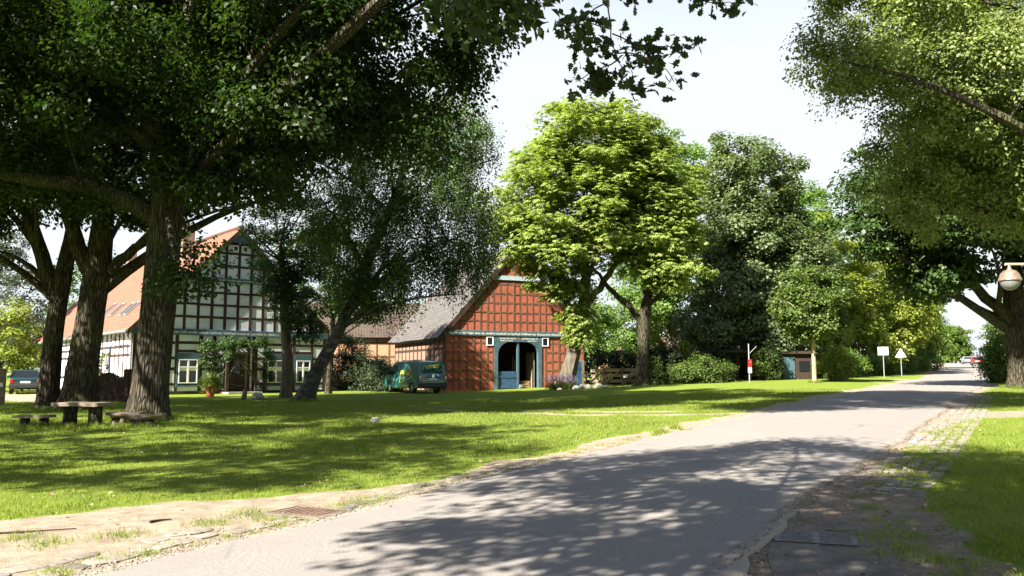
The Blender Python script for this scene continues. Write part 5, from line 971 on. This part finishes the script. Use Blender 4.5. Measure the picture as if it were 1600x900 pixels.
for i, (x, y, s_) in enumerate([(24.2, 61.5, 1.2), (27.4, 66, 1.25), (30.6, 70.5, 1.3), (34.0, 75.5, 1.35), (37.6, 80.5, 1.4), (41.6, 86, 1.45)]):
    SH.append((('first', 'second', 'third', 'fourth', 'fifth', 'farthest')[i] + ' shrub of the roadside row counting from the young lime', x, y, [(0, 0, .8 * s_, 1.9 * s_, 1.5 * s_, 1.15 * s_)], 'shrub_leaf' if i % 2 else 'lime_leaf', 95, .55))
for i, (lab, x, y, e, lf, nc, cr) in enumerate(SH): shrub(lab, x, y, e, lf, nc, cr, 80, .16 if y > 58 else .13, .10 if y > 58 else .08, 100 + i, group='roadside shrub row' if 'roadside row' in lab else None)
SHD = [('bushy dark hedge beyond the parked cars', 83.5, 141, [(0, 0, 1.8, 2.2, 2, 2.2)], 'hedge_leaf')]
for i, (lab, x, y, e, lf) in enumerate(SHD): shrub(lab, x, y, e, lf, 80, .7, 70, .2, .13, 130 + i)

# the wooded skyline all round, far beyond the houses
def far_wood():
    rng = np.random.default_rng(77); cs = []
    for a in np.linspace(-62, 62, 62):
        d = rng.uniform(215, 260); x, y = d * math.sin(R(a)), d * math.cos(R(a))
        if 24 < a < 33: continue
        g = G(x, y); 
        for _ in range(16): cs.append((x + rng.normal() * 5, y + rng.normal() * 4, g + rng.uniform(.5, 9.5)))
    cs = np.array(cs); tag(link('far_wood', foliage('far_wood', cs, 3.2, 34, 1.3, .8, 'deep_leaf', rng, np.array([0., 200, 0]))), 'distant wooded skyline beyond the village', 'wood', kind='stuff')
far_wood()

# ------------------------------------------------------------------ furniture and small things
def slab(mb, x0, x1, y0, y1, z0, z1, n=9):
    """a rough sawn plank with an uneven edge"""
    xs = np.linspace(x0, x1, n); top, bot = [], []
    for x in xs: w = random.uniform(-.025, .025); w2 = random.uniform(-.025, .025); h = random.uniform(-.008, .008); top += [(x, y0 + w, z1 + h), (x, y1 + w2, z1 + h)]; bot += [(x, y0 + w, z0 + h), (x, y1 + w2, z0 + h)]
    b = 2 * n; f = []
    for i in range(n - 1): q = 2 * i; f += [(q, q + 2, q + 3, q + 1), (b + q, b + q + 1, b + q + 3, b + q + 2), (q, b + q, b + q + 2, q + 2), (q + 1, q + 3, b + q + 3, b + q + 1)]
    f += [(0, 1, b + 1, b), (b - 2, b + b - 2, b + b - 1, b - 1)]; mb.add(top + bot, f)
def bench(name, x, y, rz, L, D, H, th, leg_r, label, cat, group=None, legs=2):
    r = empty(name, (x, y, G(x, y)), rz, label=label, cat=cat, group=group); m = MB(); slab(m, -L / 2, L / 2, -D / 2, D / 2, H - th, H); m.build('table_top' if 'table' in name else 'seat', M['grey_wood'], r, bevel=.008)
    for s_ in (-1, 1): m = MB(); m.tube([(s_ * L * .27, 0, -.15), (s_ * L * .27, 0, H * .5), (s_ * L * .26, 0, H - th - .002)], [leg_r * 1.1, leg_r, leg_r], 12, lump=.05); m.build('leg', M['bark_oak'], r, smooth=True)
    return r
bench('picnic_table', -11.42, 22.35, R(-6), 1.32, .75, .66, .10, .17, 'weathered plank picnic table on two log legs between the oaks', 'table')
bench('bench', -12.4, 21.85, R(-4), .98, .36, .36, .075, .11, 'left plank bench beside the picnic table, the sunlit one', 'bench', 'plank benches by the picnic table')
bench('bench', -10.65, 23.15, R(-4), .95, .36, .36, .075, .11, 'darker plank bench on the far side of the picnic table', 'bench', 'plank benches by the picnic table')
def log_bench():
    x, y = -9.95, 22.35; r = empty('log_bench', (x, y, G(x, y)), R(2), label='half-log bench resting on a boulder at the foot of the thickest oak', cat='bench')
    m = MB(); n = 14; vs_, fs = [], []
    for i in range(n + 1):
        t = i / n; xx = -.68 + 1.36 * t; w = .19 + .03 * math.sin(9 * t) - .05 * abs(2 * t - 1) ** 3; z = .36 + .025 * math.sin(6 * t + 1)
        for k in range(9): a = math.pi * k / 8; vs_.append((xx, -w * math.cos(a) + .02 * math.sin(7 * t), z - .15 * math.sin(a) * (1 + .15 * math.sin(11 * t + k))))
    for i in range(n):
        for k in range(8): fs.append((i * 9 + k, i * 9 + k + 1, (i + 1) * 9 + k + 1, (i + 1) * 9 + k))
        fs.append((i * 9, (i + 1) * 9, (i + 1) * 9 + 8, i * 9 + 8))
    fs += [tuple(range(9)), tuple(range(n * 9 + 8, n * 9 - 1, -1))]; m.add(vs_, fs); m.build('seat', M['grey_wood'], r)
    m = MB(); m.tube([(-.42, -.06, -.1), (-.36, -.02, .22)], [.08, .08], 10); m.build('leg', M['bark_grey'], r, smooth=True)
    m = MB(); stone_blob(m, 0, 0, 0, .38, .16, .2, 0, 14); m.build('boulder', M['bark_oak'], r, (.12, .02, 0), smooth=True)
    m = MB(); m.tube([(-.6, .05, -.1), (-.58, .05, .2)], [.09, .1], 10); m.build('leg', M['bark_grey'], r, smooth=True)
log_bench()
def rock(name, x, y, a, b, h, label, mat='stone_pale', group=None, seed=1, cat='stone'):
    random.seed(seed); bm = bmesh.new(); bmesh.ops.create_icosphere(bm, subdivisions=3, radius=1); ph = [random.uniform(0, 6) for _ in range(6)]
    for v in bm.verts:
        c = v.co; f = 1 + .16 * math.sin(c.x * 2.3 + ph[0]) * math.sin(c.y * 2.7 + ph[1]) + .12 * math.sin(c.z * 3.1 + ph[2] + c.x * 2) + .05 * math.sin(c.x * 7 + ph[3]) * math.sin(c.y * 6 + ph[4])
        v.co = Vector((c.x * f * a, c.y * f * b, c.z * f * h + h * .55))
    me = bpy.data.meshes.new(name); bm.to_mesh(me); bm.free(); me.materials.append(M[mat])
    for p in me.polygons: p.use_smooth = True
    return tag(link(name, me, None, (x, y, G(x, y)), (0, 0, random.uniform(0, 3))), label, cat, group)
rock('stone', 4.55, 51.6, .38, .28, .2, 'largest white stone at the right end of the lavender bed', seed=3, group='white stones by the lavender'); rock('stone', 3.95, 51.2, .30, .24, .15, 'white stone half covered by the lavender', seed=4, group='white stones by the lavender')
rock('stone', 5.3, 51.9, .32, .26, .17, 'white stone lying nearest the wooden fence', seed=5, group='white stones by the lavender'); rock('stone', 5.75, 51.4, .30, .22, .12, 'small flat white stone last in the row before the fence', seed=6, group='white stones by the lavender'); rock('stone', 2.9, 51.0, .18, .14, .08, 'little stone at the left end of the lavender bed', seed=7, group='white stones by the lavender')
rock('stone', -3.9, 23.9, .14, .11, .12, 'pale stone alone in the middle of the lawn', seed=8); rock('stone', 30.2, 47.5, .4, .35, .28, 'grey boulder under the shrub on the right', 'stone_grey', seed=9)
rock('boulder', -12.6, 41.6, .45, .3, .22, 'dark low boulder in the grass before the front door', 'stone_grey', seed=10)
def lavender():
    rng = np.random.default_rng(5); x, y = 3.15, 51.6; r = empty('lavender', (x, y, G(x, y)), label='clump of pale purple lavender at the foot of the chestnut', cat='flowers'); n = 260
    px, py = rng.normal(0, .5, n).clip(-1.1, 1.1), rng.normal(0, .22, n); hh = rng.uniform(.55, .95, n); c, a, nr, ls = [], [], [], []; mb = MB()
    for i in range(n):
        tip = np.array([px[i] * 1.35, py[i] * 1.3, hh[i]])
        if i % 2 == 0: mb.tube([(px[i], py[i], 0), tuple(tip)], [.006, .005], 4, cap=False)
        for k in range(6): c.append(tip - [0, 0, .03 * k] + rng.normal(size=3) * .012); a.append(unit(rng.normal(size=(1, 3)) * .4 + [[0, 0, 1]])[0]); nr.append(unit(rng.normal(size=(1, 3)))[0]); ls.append(.055)
    mb.build('stems', M['shrub_leaf'], r); c, a, nr = map(np.array, (c, a, nr)); v, lv, sz = leaf_quads(c, a, unit(nr), np.array(ls), np.array(ls) * .6); link('flowers', raw_mesh('flowers', v, lv, sz, M['lavender_bloom']), r)
    cen = np.c_[rng.normal(0, .5, 60), rng.normal(0, .25, 60), rng.uniform(.05, .4, 60)]; link('foliage', foliage('foliage', cen, .2, 55, .11, .02, 'shrub_leaf', rng, np.zeros(3), flat=1.2), r)
lavender()
def fence():
    a, b = np.array([5.35, 60.3]), np.array([8.5, 54.0]); r = empty('wooden_fence', (*a, G(*a)), label='grey plank fence with diagonal braces right of the barn', cat='fence'); zb = G(*b) - G(*a); d = b - a
    P = lambda t, z, o=0.0: (d[0] * t + o * d[1] / 7, d[1] * t - o * d[0] / 7, zb * t + z)
    for t in (0, .33, .66, 1): m = MB(); m.beam(P(t, -.3), P(t, 1.22), .13, .13, up=(1, 0, 0)); m.build('post', M['grey_wood'], r)
    for z in (.25, .62, 1.0): m = MB(); m.beam(P(-.02, z, -.1), P(1.02, z + random.uniform(-.03, .03), -.1), .045, .22); m.build('rail', M['grey_wood'], r)
    for t in (0, .33, .66): m = MB(); m.beam(P(t + .03, .12, .02), P(t + .3, 1.0, .02), .04, .1); m.build('brace', M['grey_wood'], r)
fence()
def stake_sign():
    x, y = 7.35, 54.2; r = empty('small_sign', (x, y, G(x, y)), label='tiny white board on a thin stake before the wooden fence', cat='sign'); m = MB(); m.tube([(0, 0, -.2), (0, 0, .72)], .018, 6); m.build('stake', M['grey_wood'], r); m = MB(); m.box(-.13, .13, -.035, -.019, .5, .72); m.build('board', M['white_paint'], r, bevel=.004)
stake_sign()
def signs():
    x, y = 27.05, 60.8; r = empty('road_sign', (x, y, G(x, y)), R(-25), label='white rectangular sign on a pole, seen from behind at the roadside', cat='sign'); m = MB(); m.tube([(0, 0, -.3), (0, 0, 2.25)], .035, 10); m.build('pole', M['galvanised'], r, smooth=True); m = MB(); m.box(-.36, .36, -.06, -.036, 1.62, 2.22); m.build('board', plain('sign_back', (.38, .39, .40), .45, .2), r, bevel=.02)
    m = MB(); m.box(-.3, .3, -.075, -.061, 1.75, 1.79); m.box(-.3, .3, -.075, -.061, 2.05, 2.09); m.build('bracket', M['galvanised'], r)
    x, y = 30.75, 66.0; r = empty('warning_sign', (x, y, G(x, y)), R(-25), label='triangular road sign on a thin pole beyond the rectangular one', cat='sign'); m = MB(); m.tube([(0, 0, -.3), (0, 0, 2.0)], .035, 10); m.build('pole', M['galvanised'], r, smooth=True)
    m = MB(); m.prism([(-.43, -.06, 1.45), (.43, -.06, 1.45), (0, -.06, 2.2)], (0, .024, 0)); m.build('plate', M['sign_back'], r, bevel=.01); m = MB(); m.box(-.25, .25, -.075, -.061, 1.58, 1.62); m.build('bracket', M['galvanised'], r)
    x, y = 14.36, 50.6; r = empty('mailbox_pole', (x, y, G(x, y)), R(8), label='metal pole carrying a red box above a white one, before the sheds', cat='pole'); m = MB(); m.tube([(0, 0, -.3), (0, 0, 2.35)], .04, 10); m.build('pole', M['galvanised'], r, smooth=True)
    m = MB(); m.box(-.105, .105, -.19, -.042, .97, 1.40); b = m.build('red_box', M['lamp_red'], r, bevel=.02); m = MB(); m.box(-.05, .05, -.2, -.191, 1.2, 1.28); m.build('label_plate', M['rust'], b)
    m = MB(); m.box(-.095, .095, -.17, -.042, .58, .93); m.build('white_box', M['white_paint'], r, bevel=.02); m = MB(); m.tube([(.03, 0, 1.75), (.5, 0, 2.2)], .02, 6); m.build('arm', M['galvanised'], r)
signs()
def lamp():
    x, y = 11.35, 17.0; g = G(x, y); r = empty('street_lamp', (x, y, g), label='street lamp globe with a bronze cap hanging from a pale arm', cat='lamp'); gz = 3.53 - g; gx = 10.24 - x
    m = MB(); m.tube([(0, 0, -.3), (0, 0, 1.1), (0, 0, 3.95 - g)], [.075, .065, .05], 14); m.build('pole', M['galvanised'], r, smooth=True)
    m = MB(); m.tube([(.03, 0, 3.86 - g), (gx * .5, 0, 3.86 - g), (gx - .08, 0, 3.855 - g)], .028, 10); m.build('arm', plain('arm_paint', (.32, .27, .22), .5), r, smooth=True)
    m = MB(); m.lathe([(.03, .33), (.035, .25), (.05, .215), (.12, .19), (.175, .13), (.205, .04), (.218, .02), (.222, -.01), (.205, -.022)], 32, (gx, 0, gz)); cap = NT('bronze_cap'); cap.set(Base_Color=cap.ramp(cap.noise(cap.coord(), 9, 4), [(.3, (.11, .075, .055)), (.7, (.20, .145, .11))]), Roughness=.38, Specular_IOR_Level=.5, Coat_Weight=.3); m.build('lamp_cap', cap.m, r, smooth=True)
    k = NT('globe_glass'); k.set(Base_Color=(.26, .26, .26, 1), Roughness=.12, Specular_IOR_Level=.6); tr = k.n('BsdfTransparent'); mx = k.n('MixShader', Fac=.45); k.t.links.new(k.b.outputs[0], mx.inputs[1]); k.t.links.new(tr.outputs[0], mx.inputs[2]); k.t.links.new(mx.outputs[0], k.o.inputs[0])
    m = MB(); m.lathe([(.19 * math.cos(a), -.022 - .19 * math.sin(a)) for a in [math.pi / 2 * q / 9 for q in range(9)]] + [(.01, -.213)], 32, (gx, 0, gz)); m.build('globe', k.m, r, smooth=True)
    m = MB(); m.tube([(gx, 0, gz - .02), (gx, 0, gz - .13)], [.03, .025], 10); m.build('bulb', M['white_paint'], r, smooth=True)
    x, y = 79, 139; g = G(x, y); r = empty('street_lamp', (x, y, g), label='tiny distant street lamp over the parked cars', cat='lamp'); m = MB(); m.tube([(0, 0, -.3), (0, 0, 3.6)], .05, 8); m.build('pole', M['galvanised'], r); m = MB(); m.lathe([(.03, .2), (.16, .12), (.2, 0), (.16, -.13), (.02, -.2)], 12, (0, 0, 3.7)); m.build('globe', M['white_paint'], r, smooth=True)
lamp()
def yard():
    x, y = -18.95, 38.3; r = empty('wooden_gate', (x, y, G(x, y)), R(-12), label='dark brown plank gate with a curved top beside the farmhouse', cat='gate'); m = MB()
    for i in range(10): t = i / 10; h = 1.22 + .18 * math.sin(math.pi * min(1, t * 1.25)) - .12 * t; m.box(.02 + i * .135, .145 + i * .135, -.02, .02, .06, h, .003)
    m.build('panel', M['dark_wood'], r); m = MB(); m.box(.02, 1.36, .02, .06, .25, .37); m.box(.02, 1.36, .02, .06, .95, 1.07); m.build('crossbar', M['dark_wood'], r)
    m = MB(); m.box(-.36, -.02, -.12, .12, -.2, 1.5, .01); p = m.build('post', M['white_brick'], r, bevel=.02); tag(p, 'whitewashed gate post'); m = MB(); m.box(1.39, 1.66, -.1, .1, -.2, 1.5); p = m.build('post', M['old_timber'], r, bevel=.01)
    x, y = -21.75, 35.6; r = empty('gate_post', (x, y, G(x, y)), R(20), label='weathered wooden post with a white plate at the left edge', cat='post'); m = MB(); m.box(-.18, .18, -.16, .16, -.3, 1.52, .015); m.build('shaft', M['grey_wood'], r, bevel=.03); m = MB(); m.box(-.08, .14, -.185, -.172, .75, .92); m.build('plate', M['white_paint'], r)
    x, y = -20.7, 41.6; r = empty('planter', (x, y, G(x, y)), R(35), label='orange brick planter with climbing flowers by the farmhouse wall', cat='planter'); m = MB(); m.box(-.5, .5, -.3, .3, -.1, .72); m.box(-.55, .55, -.35, .35, .72, .8); m.build('trough', M['red_brick'], r, bevel=.01); rng = np.random.default_rng(3)
    cen = clump_centres([(0, 0, 1.1, .5, .35, .5), (.1, 0, 1.9, .4, .3, .7)], 40, rng); link('foliage', foliage('foliage', cen, .25, 45, .09, .06, 'yellow_leaf', rng, np.array([0, 0, .8])), r); cen = clump_centres([(.2, -.1, 1.7, .4, .3, .7)], 14, rng); link('flowers', foliage('flowers', cen, .15, 12, .07, .06, 'flower_red', rng, np.array([0, 0, .8])), r)
    x, y = -19.6, 40.4; shrub('small leafy shrub between planter and brown gate', x, y, [(0, 0, .5, .45, .4, .55)], 'yellow_leaf', 30, .25, 50, .09, .06, 140)
    x, y = -16.05, 44.6; r = empty('potted_plant', (x, y, G(x, y)), label='spiky green plant in a terracotta pot under the left window', cat='plant'); m = MB(); m.lathe([(.17, 0), (.19, .03), (.25, .40), (.28, .42), (.28, .5), (.25, .5), (.23, .42), (.02, .41)], 22); m.build('pot', M['terracotta'], r, smooth=True)
    cen = np.c_[rng.normal(0, .16, 26), rng.normal(0, .16, 26), rng.uniform(.55, 1.1, 26)]; link('foliage', foliage('foliage', cen, .3, 18, .34, .055, 'yellow_leaf', rng, np.array([0, 0, .4]), flat=1.2, droop=.0), r)
    x, y = -13.0, 40.6; m = MB(); m.tube([(0, 0, -.1), (.06, 0, .3), (.1, 0, .55)], [.13, .11, .1], 12, lump=.05); tag(m.build('tree_stump', M['bark_grey'], None, (x, y, G(x, y)), smooth=True), 'short leaning log stump in the grass before the front door', 'stump')
    # climbing rose over the porch
    o = Matrix.Translation((-21.4, 47.0, .46)) @ Matrix.Rotation(R(40), 4, 'Z'); p = o @ Vector((4.6, -.3, 0)); r = empty('climbing_plant', (p.x, p.y, .46), R(40), label='climbing plant covering the wall left of the front door and its porch', cat='plant')
    e = [(.5, -.7, 2.6, .5, .5, .8), (1.2, -.9, 3.0, 1.0, .5, .35), (-.2, -.1, 1.6, .75, .25, 1.3), (.5, -.3, 2.9, 1.1, .5, .5), (2.0, -.5, 3.1, 1.2, .6, .4), (-.5, -.1, 2.6, .6, .25, .6), (3.3, 0, 2.2, .4, .2, .9), (3.4, 0, .8, .35, .2, .5)]; cen = clump_centres(e, 150, rng, .7); link('foliage', foliage('foliage', cen, .3, 60, .10, .075, 'deep_leaf', rng, np.array([1, 2, 1.5])), r)
    m = MB()
    for k in range(0, 150, 5): m.tube(curve_path((random.choice((-.2, .3, 3.3)), .15, 0), cen[k], .05, 6, rng, .06), np.linspace(.03, .008, 6), 5, cap=False)
    m.build('stems', M['bark_grey'], r, smooth=True)
yard()
def drains():
    # iron grate in the apron
    c = (2.66, 7.48); z = G(*c) + .0095; r = empty('drain_grate', (*c, z), R(-19), label='slotted iron drain grate in the gutter at the lower right', cat='drain'); m = MB(); L, D = .68, .52
    for a in ((-L / 2, -L / 2 + .05, -D / 2, D / 2), (L / 2 - .05, L / 2, -D / 2, D / 2), (-.03, .03, -D / 2, D / 2)): m.box(*a, .0, .0065)
    m.box(-L / 2 + .05, -.03, -D / 2, -D / 2 + .02, 0, .006); m.box(.03, L / 2 - .05, -D / 2, -D / 2 + .02, 0, .006); m.box(-L / 2 + .05, -.03, D / 2 - .02, D / 2, 0, .006); m.box(.03, L / 2 - .05, D / 2 - .02, D / 2, 0, .006); m.build('frame', M['cast_iron'], r)
    m = MB()
    for i in range(1, 9): y = -D / 2 + D * i / 9; m.box(-L / 2 + .05, -.03, y - .014, y + .014, .0016, .0056); m.box(.03, L / 2 - .05, y - .014, y + .014, .0016, .0056)
    m.build('bars', M['cast_iron'], r); m = MB(); m.box(-L / 2 + .02, L / 2 - .02, -D / 2 + .01, D / 2 - .01, -.05, .0015); m.build('pit_shade', M['black_rubber'], r)  # shallow black slab stands in for the shaded depth below the bars
    c = (-2.22, 9.3); z = G(*c) + .008; r = empty('drain_cover', (*c, z), R(-26), label='rusty square drain cover between grass and road at the left', cat='drain'); m = MB(); m.box(-.33, .33, -.25, .25, -.03, .02); m.build('plate', M['rust'], r, bevel=.006); m = MB()
    for i in range(8): m.box(-.27 + i * .072, -.24 + i * .072, -.2, .2, .02, .026)
    m.build('ribs', M['rust'], r); m = MB(); m.box(-.39, .39, -.31, -.252, -.03, .02, .008); m.box(-.39, .39, .252, .31, -.03, .02, .008); m.box(-.39, -.332, -.252, .252, -.03, .02, .008); m.box(.332, .39, -.252, .252, -.03, .02, .008); m.build('rim', M['concrete'], r, bevel=.008)
drains()
def twigs():
    for lab, pts, rad in (('long thin dry stick lying on the sandy verge', [(-5.05, 8.15), (-4.75, 8.24), (-4.3, 8.42)], .010), ('short bent dark stick on the sandy verge', [(-3.72, 8.75), (-3.66, 8.84), (-3.56, 8.9)], .014), ('thin curved twig beside the iron grate', [(2.86, 7.78), (2.98, 7.74), (3.18, 7.84)], .006)):
        m = MB(); o = pts[0]; m.tube([(x - o[0], y - o[1], G(x, y) - G(*o) + rad * .8) for x, y in pts], [rad, rad * .85, rad * .5], 7); tag(m.build('stick', M['dark_wood'], None, (*o, G(*o) + .004), smooth=True), lab, 'stick')
twigs()
# ------------------------------------------------------------------ grass, weeds and fallen leaves
def grass():
    rng = np.random.default_rng(9); n = 1500000; d = 5.5 + 34 * rng.uniform(0, 1, n) ** 1.25; k = rng.uniform(-.95, .95, n); x, y = k * d, d
    m = soil_mask(x, y); keep = (m + rng.normal(0, .18, n)) < .42; inroad = (signed(ROAD_L, x, y) < .06) & (signed(ROAD_R, x, y) > -.05); keep &= ~inroad
    keep &= rng.uniform(0, 1, n) < np.clip(.30 + .45 * vnoise(x, y, .5, 8), 0, 1)
    x, y, d, m = x[keep], y[keep], d[keep], m[keep]; n = len(x); z = G(x, y)
    tall = np.clip(vnoise(x, y, 1.6, 12) - .55, 0, 1) * .07 + (vnoise(x, y, .35, 13) > .86) * .03 * rng.uniform(0, 1, n)
    for tx, ty, tr in ((-4.5, 23.2, .7), (-10.9, 25.2, 1.1), (-16.8, 31.5, 1.5), (-12, 22, 1.6), (-10, 22.4, .8)): tall = np.maximum(tall, .13 * np.exp(-((x - tx) ** 2 + (y - ty) ** 2) / tr ** 2) * rng.uniform(0, 1, n))
    h = (rng.uniform(.014, .040, n) + tall) * (1 + d / 60) * np.clip(1.2 - m, .5, 1); w = rng.uniform(.004, .009, n) * (.6 + d / 13)
    a = rng.uniform(0, 2 * np.pi, n); lean = rng.uniform(.1, .8, n) * h; b = rng.uniform(0, 2 * np.pi, n)
    p0 = np.c_[x - np.cos(a) * w / 2, y - np.sin(a) * w / 2, z - .01]; p1 = np.c_[x + np.cos(a) * w / 2, y + np.sin(a) * w / 2, z - .01]; p2 = np.c_[x + np.cos(b) * lean, y + np.sin(b) * lean, z + h]
    v = np.stack([p0, p1, p2], 1).reshape(-1, 3); tag(link('grass', raw_mesh('grass', v, np.arange(3 * n), np.full(n, 3), M['grass_blade'])), 'mown lawn grass', 'grass', kind='stuff')
    # weeds in the cracks of verge, kerb and gutter
    cs = [(3.12, 7.5), (3.28, 7.1), (3.02, 6.85), (3.35, 7.6), (3.5, 6.6), (-5.2, 7.6), (-4.2, 7.75), (-3.7, 8.1), (-2.9, 9.3), (-2.6, 9.05), (-1.6, 9.9), (-3.1, 8.7), (-4.6, 8.0), (-1.75, 10.2), (-4.5, 23.1), (-4.15, 23.5)] + [(x_ + rng.normal() * .12 - .22, y_ + rng.normal() * .12) for x_, y_ in interp(ROAD_L[2:11], 70)] + [(x_ + rng.normal() * .15 - .2, y_ + rng.normal() * .2) for x_, y_ in interp(GRASS_R[2:7], 34)]
    for tx, ty, tr in ((-10.89, 25.2, .95), (-16.25, 31.4, 1.1), (-17.55, 31.7, .7), (-9.75, 39.2, .6), (-11.42, 22.35, .5), (-12.4, 21.85, .4), (-9.95, 22.35, .5), (3.4, 53, .8), (8.13, 52.2, .6), (24.9, 41, .9), (17.85, 49.4, .25)):
        for q in range(26): a_ = rng.uniform(0, 6.28); cs.append((tx + tr * math.cos(a_) * rng.uniform(.75, 1.1), ty + tr * math.sin(a_) * rng.uniform(.75, 1.1)))
    cs = np.array(cs); big = np.r_[np.full(16, 260), np.full(len(cs) - 16, 70)]; i = np.repeat(np.arange(len(cs)), big); n = len(i); rad = np.where(i < 16, .13, .07)
    x, y = cs[i, 0] + rng.normal(size=n) * rad, cs[i, 1] + rng.normal(size=n) * rad; z = G(x, y); a, b = rng.uniform(0, 6.28, n), rng.uniform(0, 6.28, n); far_ = np.hypot(x, y) > 18; h = rng.uniform(.02, .075, n) * np.where(far_, 2.6, 1); w = rng.uniform(.004, .009, n) * np.where(far_, 2.5, 1); lean = h * rng.uniform(.2, .9, n)
    v = np.stack([np.c_[x - np.cos(a) * w / 2, y - np.sin(a) * w / 2, z], np.c_[x + np.cos(a) * w / 2, y + np.sin(a) * w / 2, z], np.c_[x + np.cos(b) * lean, y + np.sin(b) * lean, z + h]], 1).reshape(-1, 3); tag(link('weeds', raw_mesh('weeds', v, np.arange(3 * n), np.full(n, 3), M['grass_blade'])), 'weeds in the cracks of the verge', 'weeds', kind='stuff')
    # fallen leaves and bits along the right gutter and verge
    n = 900; t = rng.uniform(0, 1, n) ** .8; P_ = interp(GRASS_R[2:9], 300); i = (t * 299).astype(int); x = P_[i, 0] + rng.normal(0, .55, n); y = P_[i, 1] + rng.normal(0, .4, n)
    x2, y2 = rng.uniform(-6, 2, 260), rng.uniform(7, 14, 260); x, y = np.r_[x, x2], np.r_[y, y2]; ok = ~((signed(ROAD_L, x, y) < .05) & (signed(ROAD_R, x, y) > -.02) & (rng.uniform(0, 1, len(x)) < .93)); x, y = x[ok], y[ok]; n = len(x)
    c = np.c_[x, y, G(x, y) + .03]; ax = unit(rng.normal(size=(n, 3)) * [1, 1, .15]); nr = unit(rng.normal(size=(n, 3)) * .3 + [0, 0, 1]); L = rng.uniform(.02, .07, n)
    x, y = rng.uniform(-12, 10, 1500), rng.uniform(9, 30, 1500); ok = (soil_mask(x, y) < .3) & ((signed(GRASS_L, x, y) > .1) | (signed(GRASS_R, x, y) < -.1)); x, y = x[ok], y[ok]; n2 = len(x)
    c = np.r_[c, np.c_[x, y, G(x, y) + .045]]; ax = np.r_[ax, unit(rng.normal(size=(n2, 3)) * [1, 1, .3])]; nr = np.r_[nr, unit(rng.normal(size=(n2, 3)) * .4 + [0, 0, 1])]; L = np.r_[L, rng.uniform(.03, .08, n2)]
    v, lv, sz = leaf_quads(c, ax, nr, L, L * .6); tag(link('leaf_litter', raw_mesh('leaf_litter', v, lv, sz, M['dead_leaf'])), 'dry leaves and bits on the verge', 'leaf litter', kind='stuff')
grass()
def grit():
    # loose chippings that have crumbled off the edges of the asphalt
    rng = np.random.default_rng(21); pts = []
    for poly, s_, k in ((ROAD_L[2:11], 1, 3600), (ROAD_R[2:11], -1, 4200)):
        P_ = interp(poly, 600); i = rng.integers(0, 599, k); d = P_[i + 1] - P_[i]; d /= np.linalg.norm(d, axis=1)[:, None]; o = np.abs(rng.normal(0, .22, k)) - .16; pts.append(P_[i] + d * rng.uniform(-.2, .2, k)[:, None] + np.c_[-d[:, 1], d[:, 0]] * (s_ * o)[:, None])
    P_ = np.concatenate(pts); n = len(P_); r = rng.uniform(.004, .014, n) * (1 + (rng.uniform(0, 1, n) > .96)); road = (signed(ROAD_L, P_[:, 0], P_[:, 1]) < .0) & (signed(ROAD_R, P_[:, 0], P_[:, 1]) > .0); z = G(P_[:, 0], P_[:, 1]) + np.where(road, .026, .004)
    base = np.array([(1, 0, -.4), (-.5, .87, -.4), (-.5, -.87, -.4), (.1, .05, .7)]); v = base[None] * (1 + rng.normal(size=(n, 4, 3)) * .2); a = rng.uniform(0, 6.28, n); c, s = np.cos(a)[:, None], np.sin(a)[:, None]
    v = np.stack([v[:, :, 0] * c - v[:, :, 1] * s, v[:, :, 0] * s + v[:, :, 1] * c, v[:, :, 2]], -1) * r[:, None, None] + np.c_[P_, z + r * .3][:, None, :]
    f = np.array([(0, 2, 1), (0, 1, 3), (1, 2, 3), (2, 0, 3)]); lv = (np.arange(n)[:, None, None] * 4 + f[None]).ravel(); tag(link('grit', raw_mesh('grit', v.reshape(-1, 3), lv, np.full(4 * n, 3), M['cobble_stone'])), 'loose chippings along the road edges', 'gravel', kind='stuff')
grit()
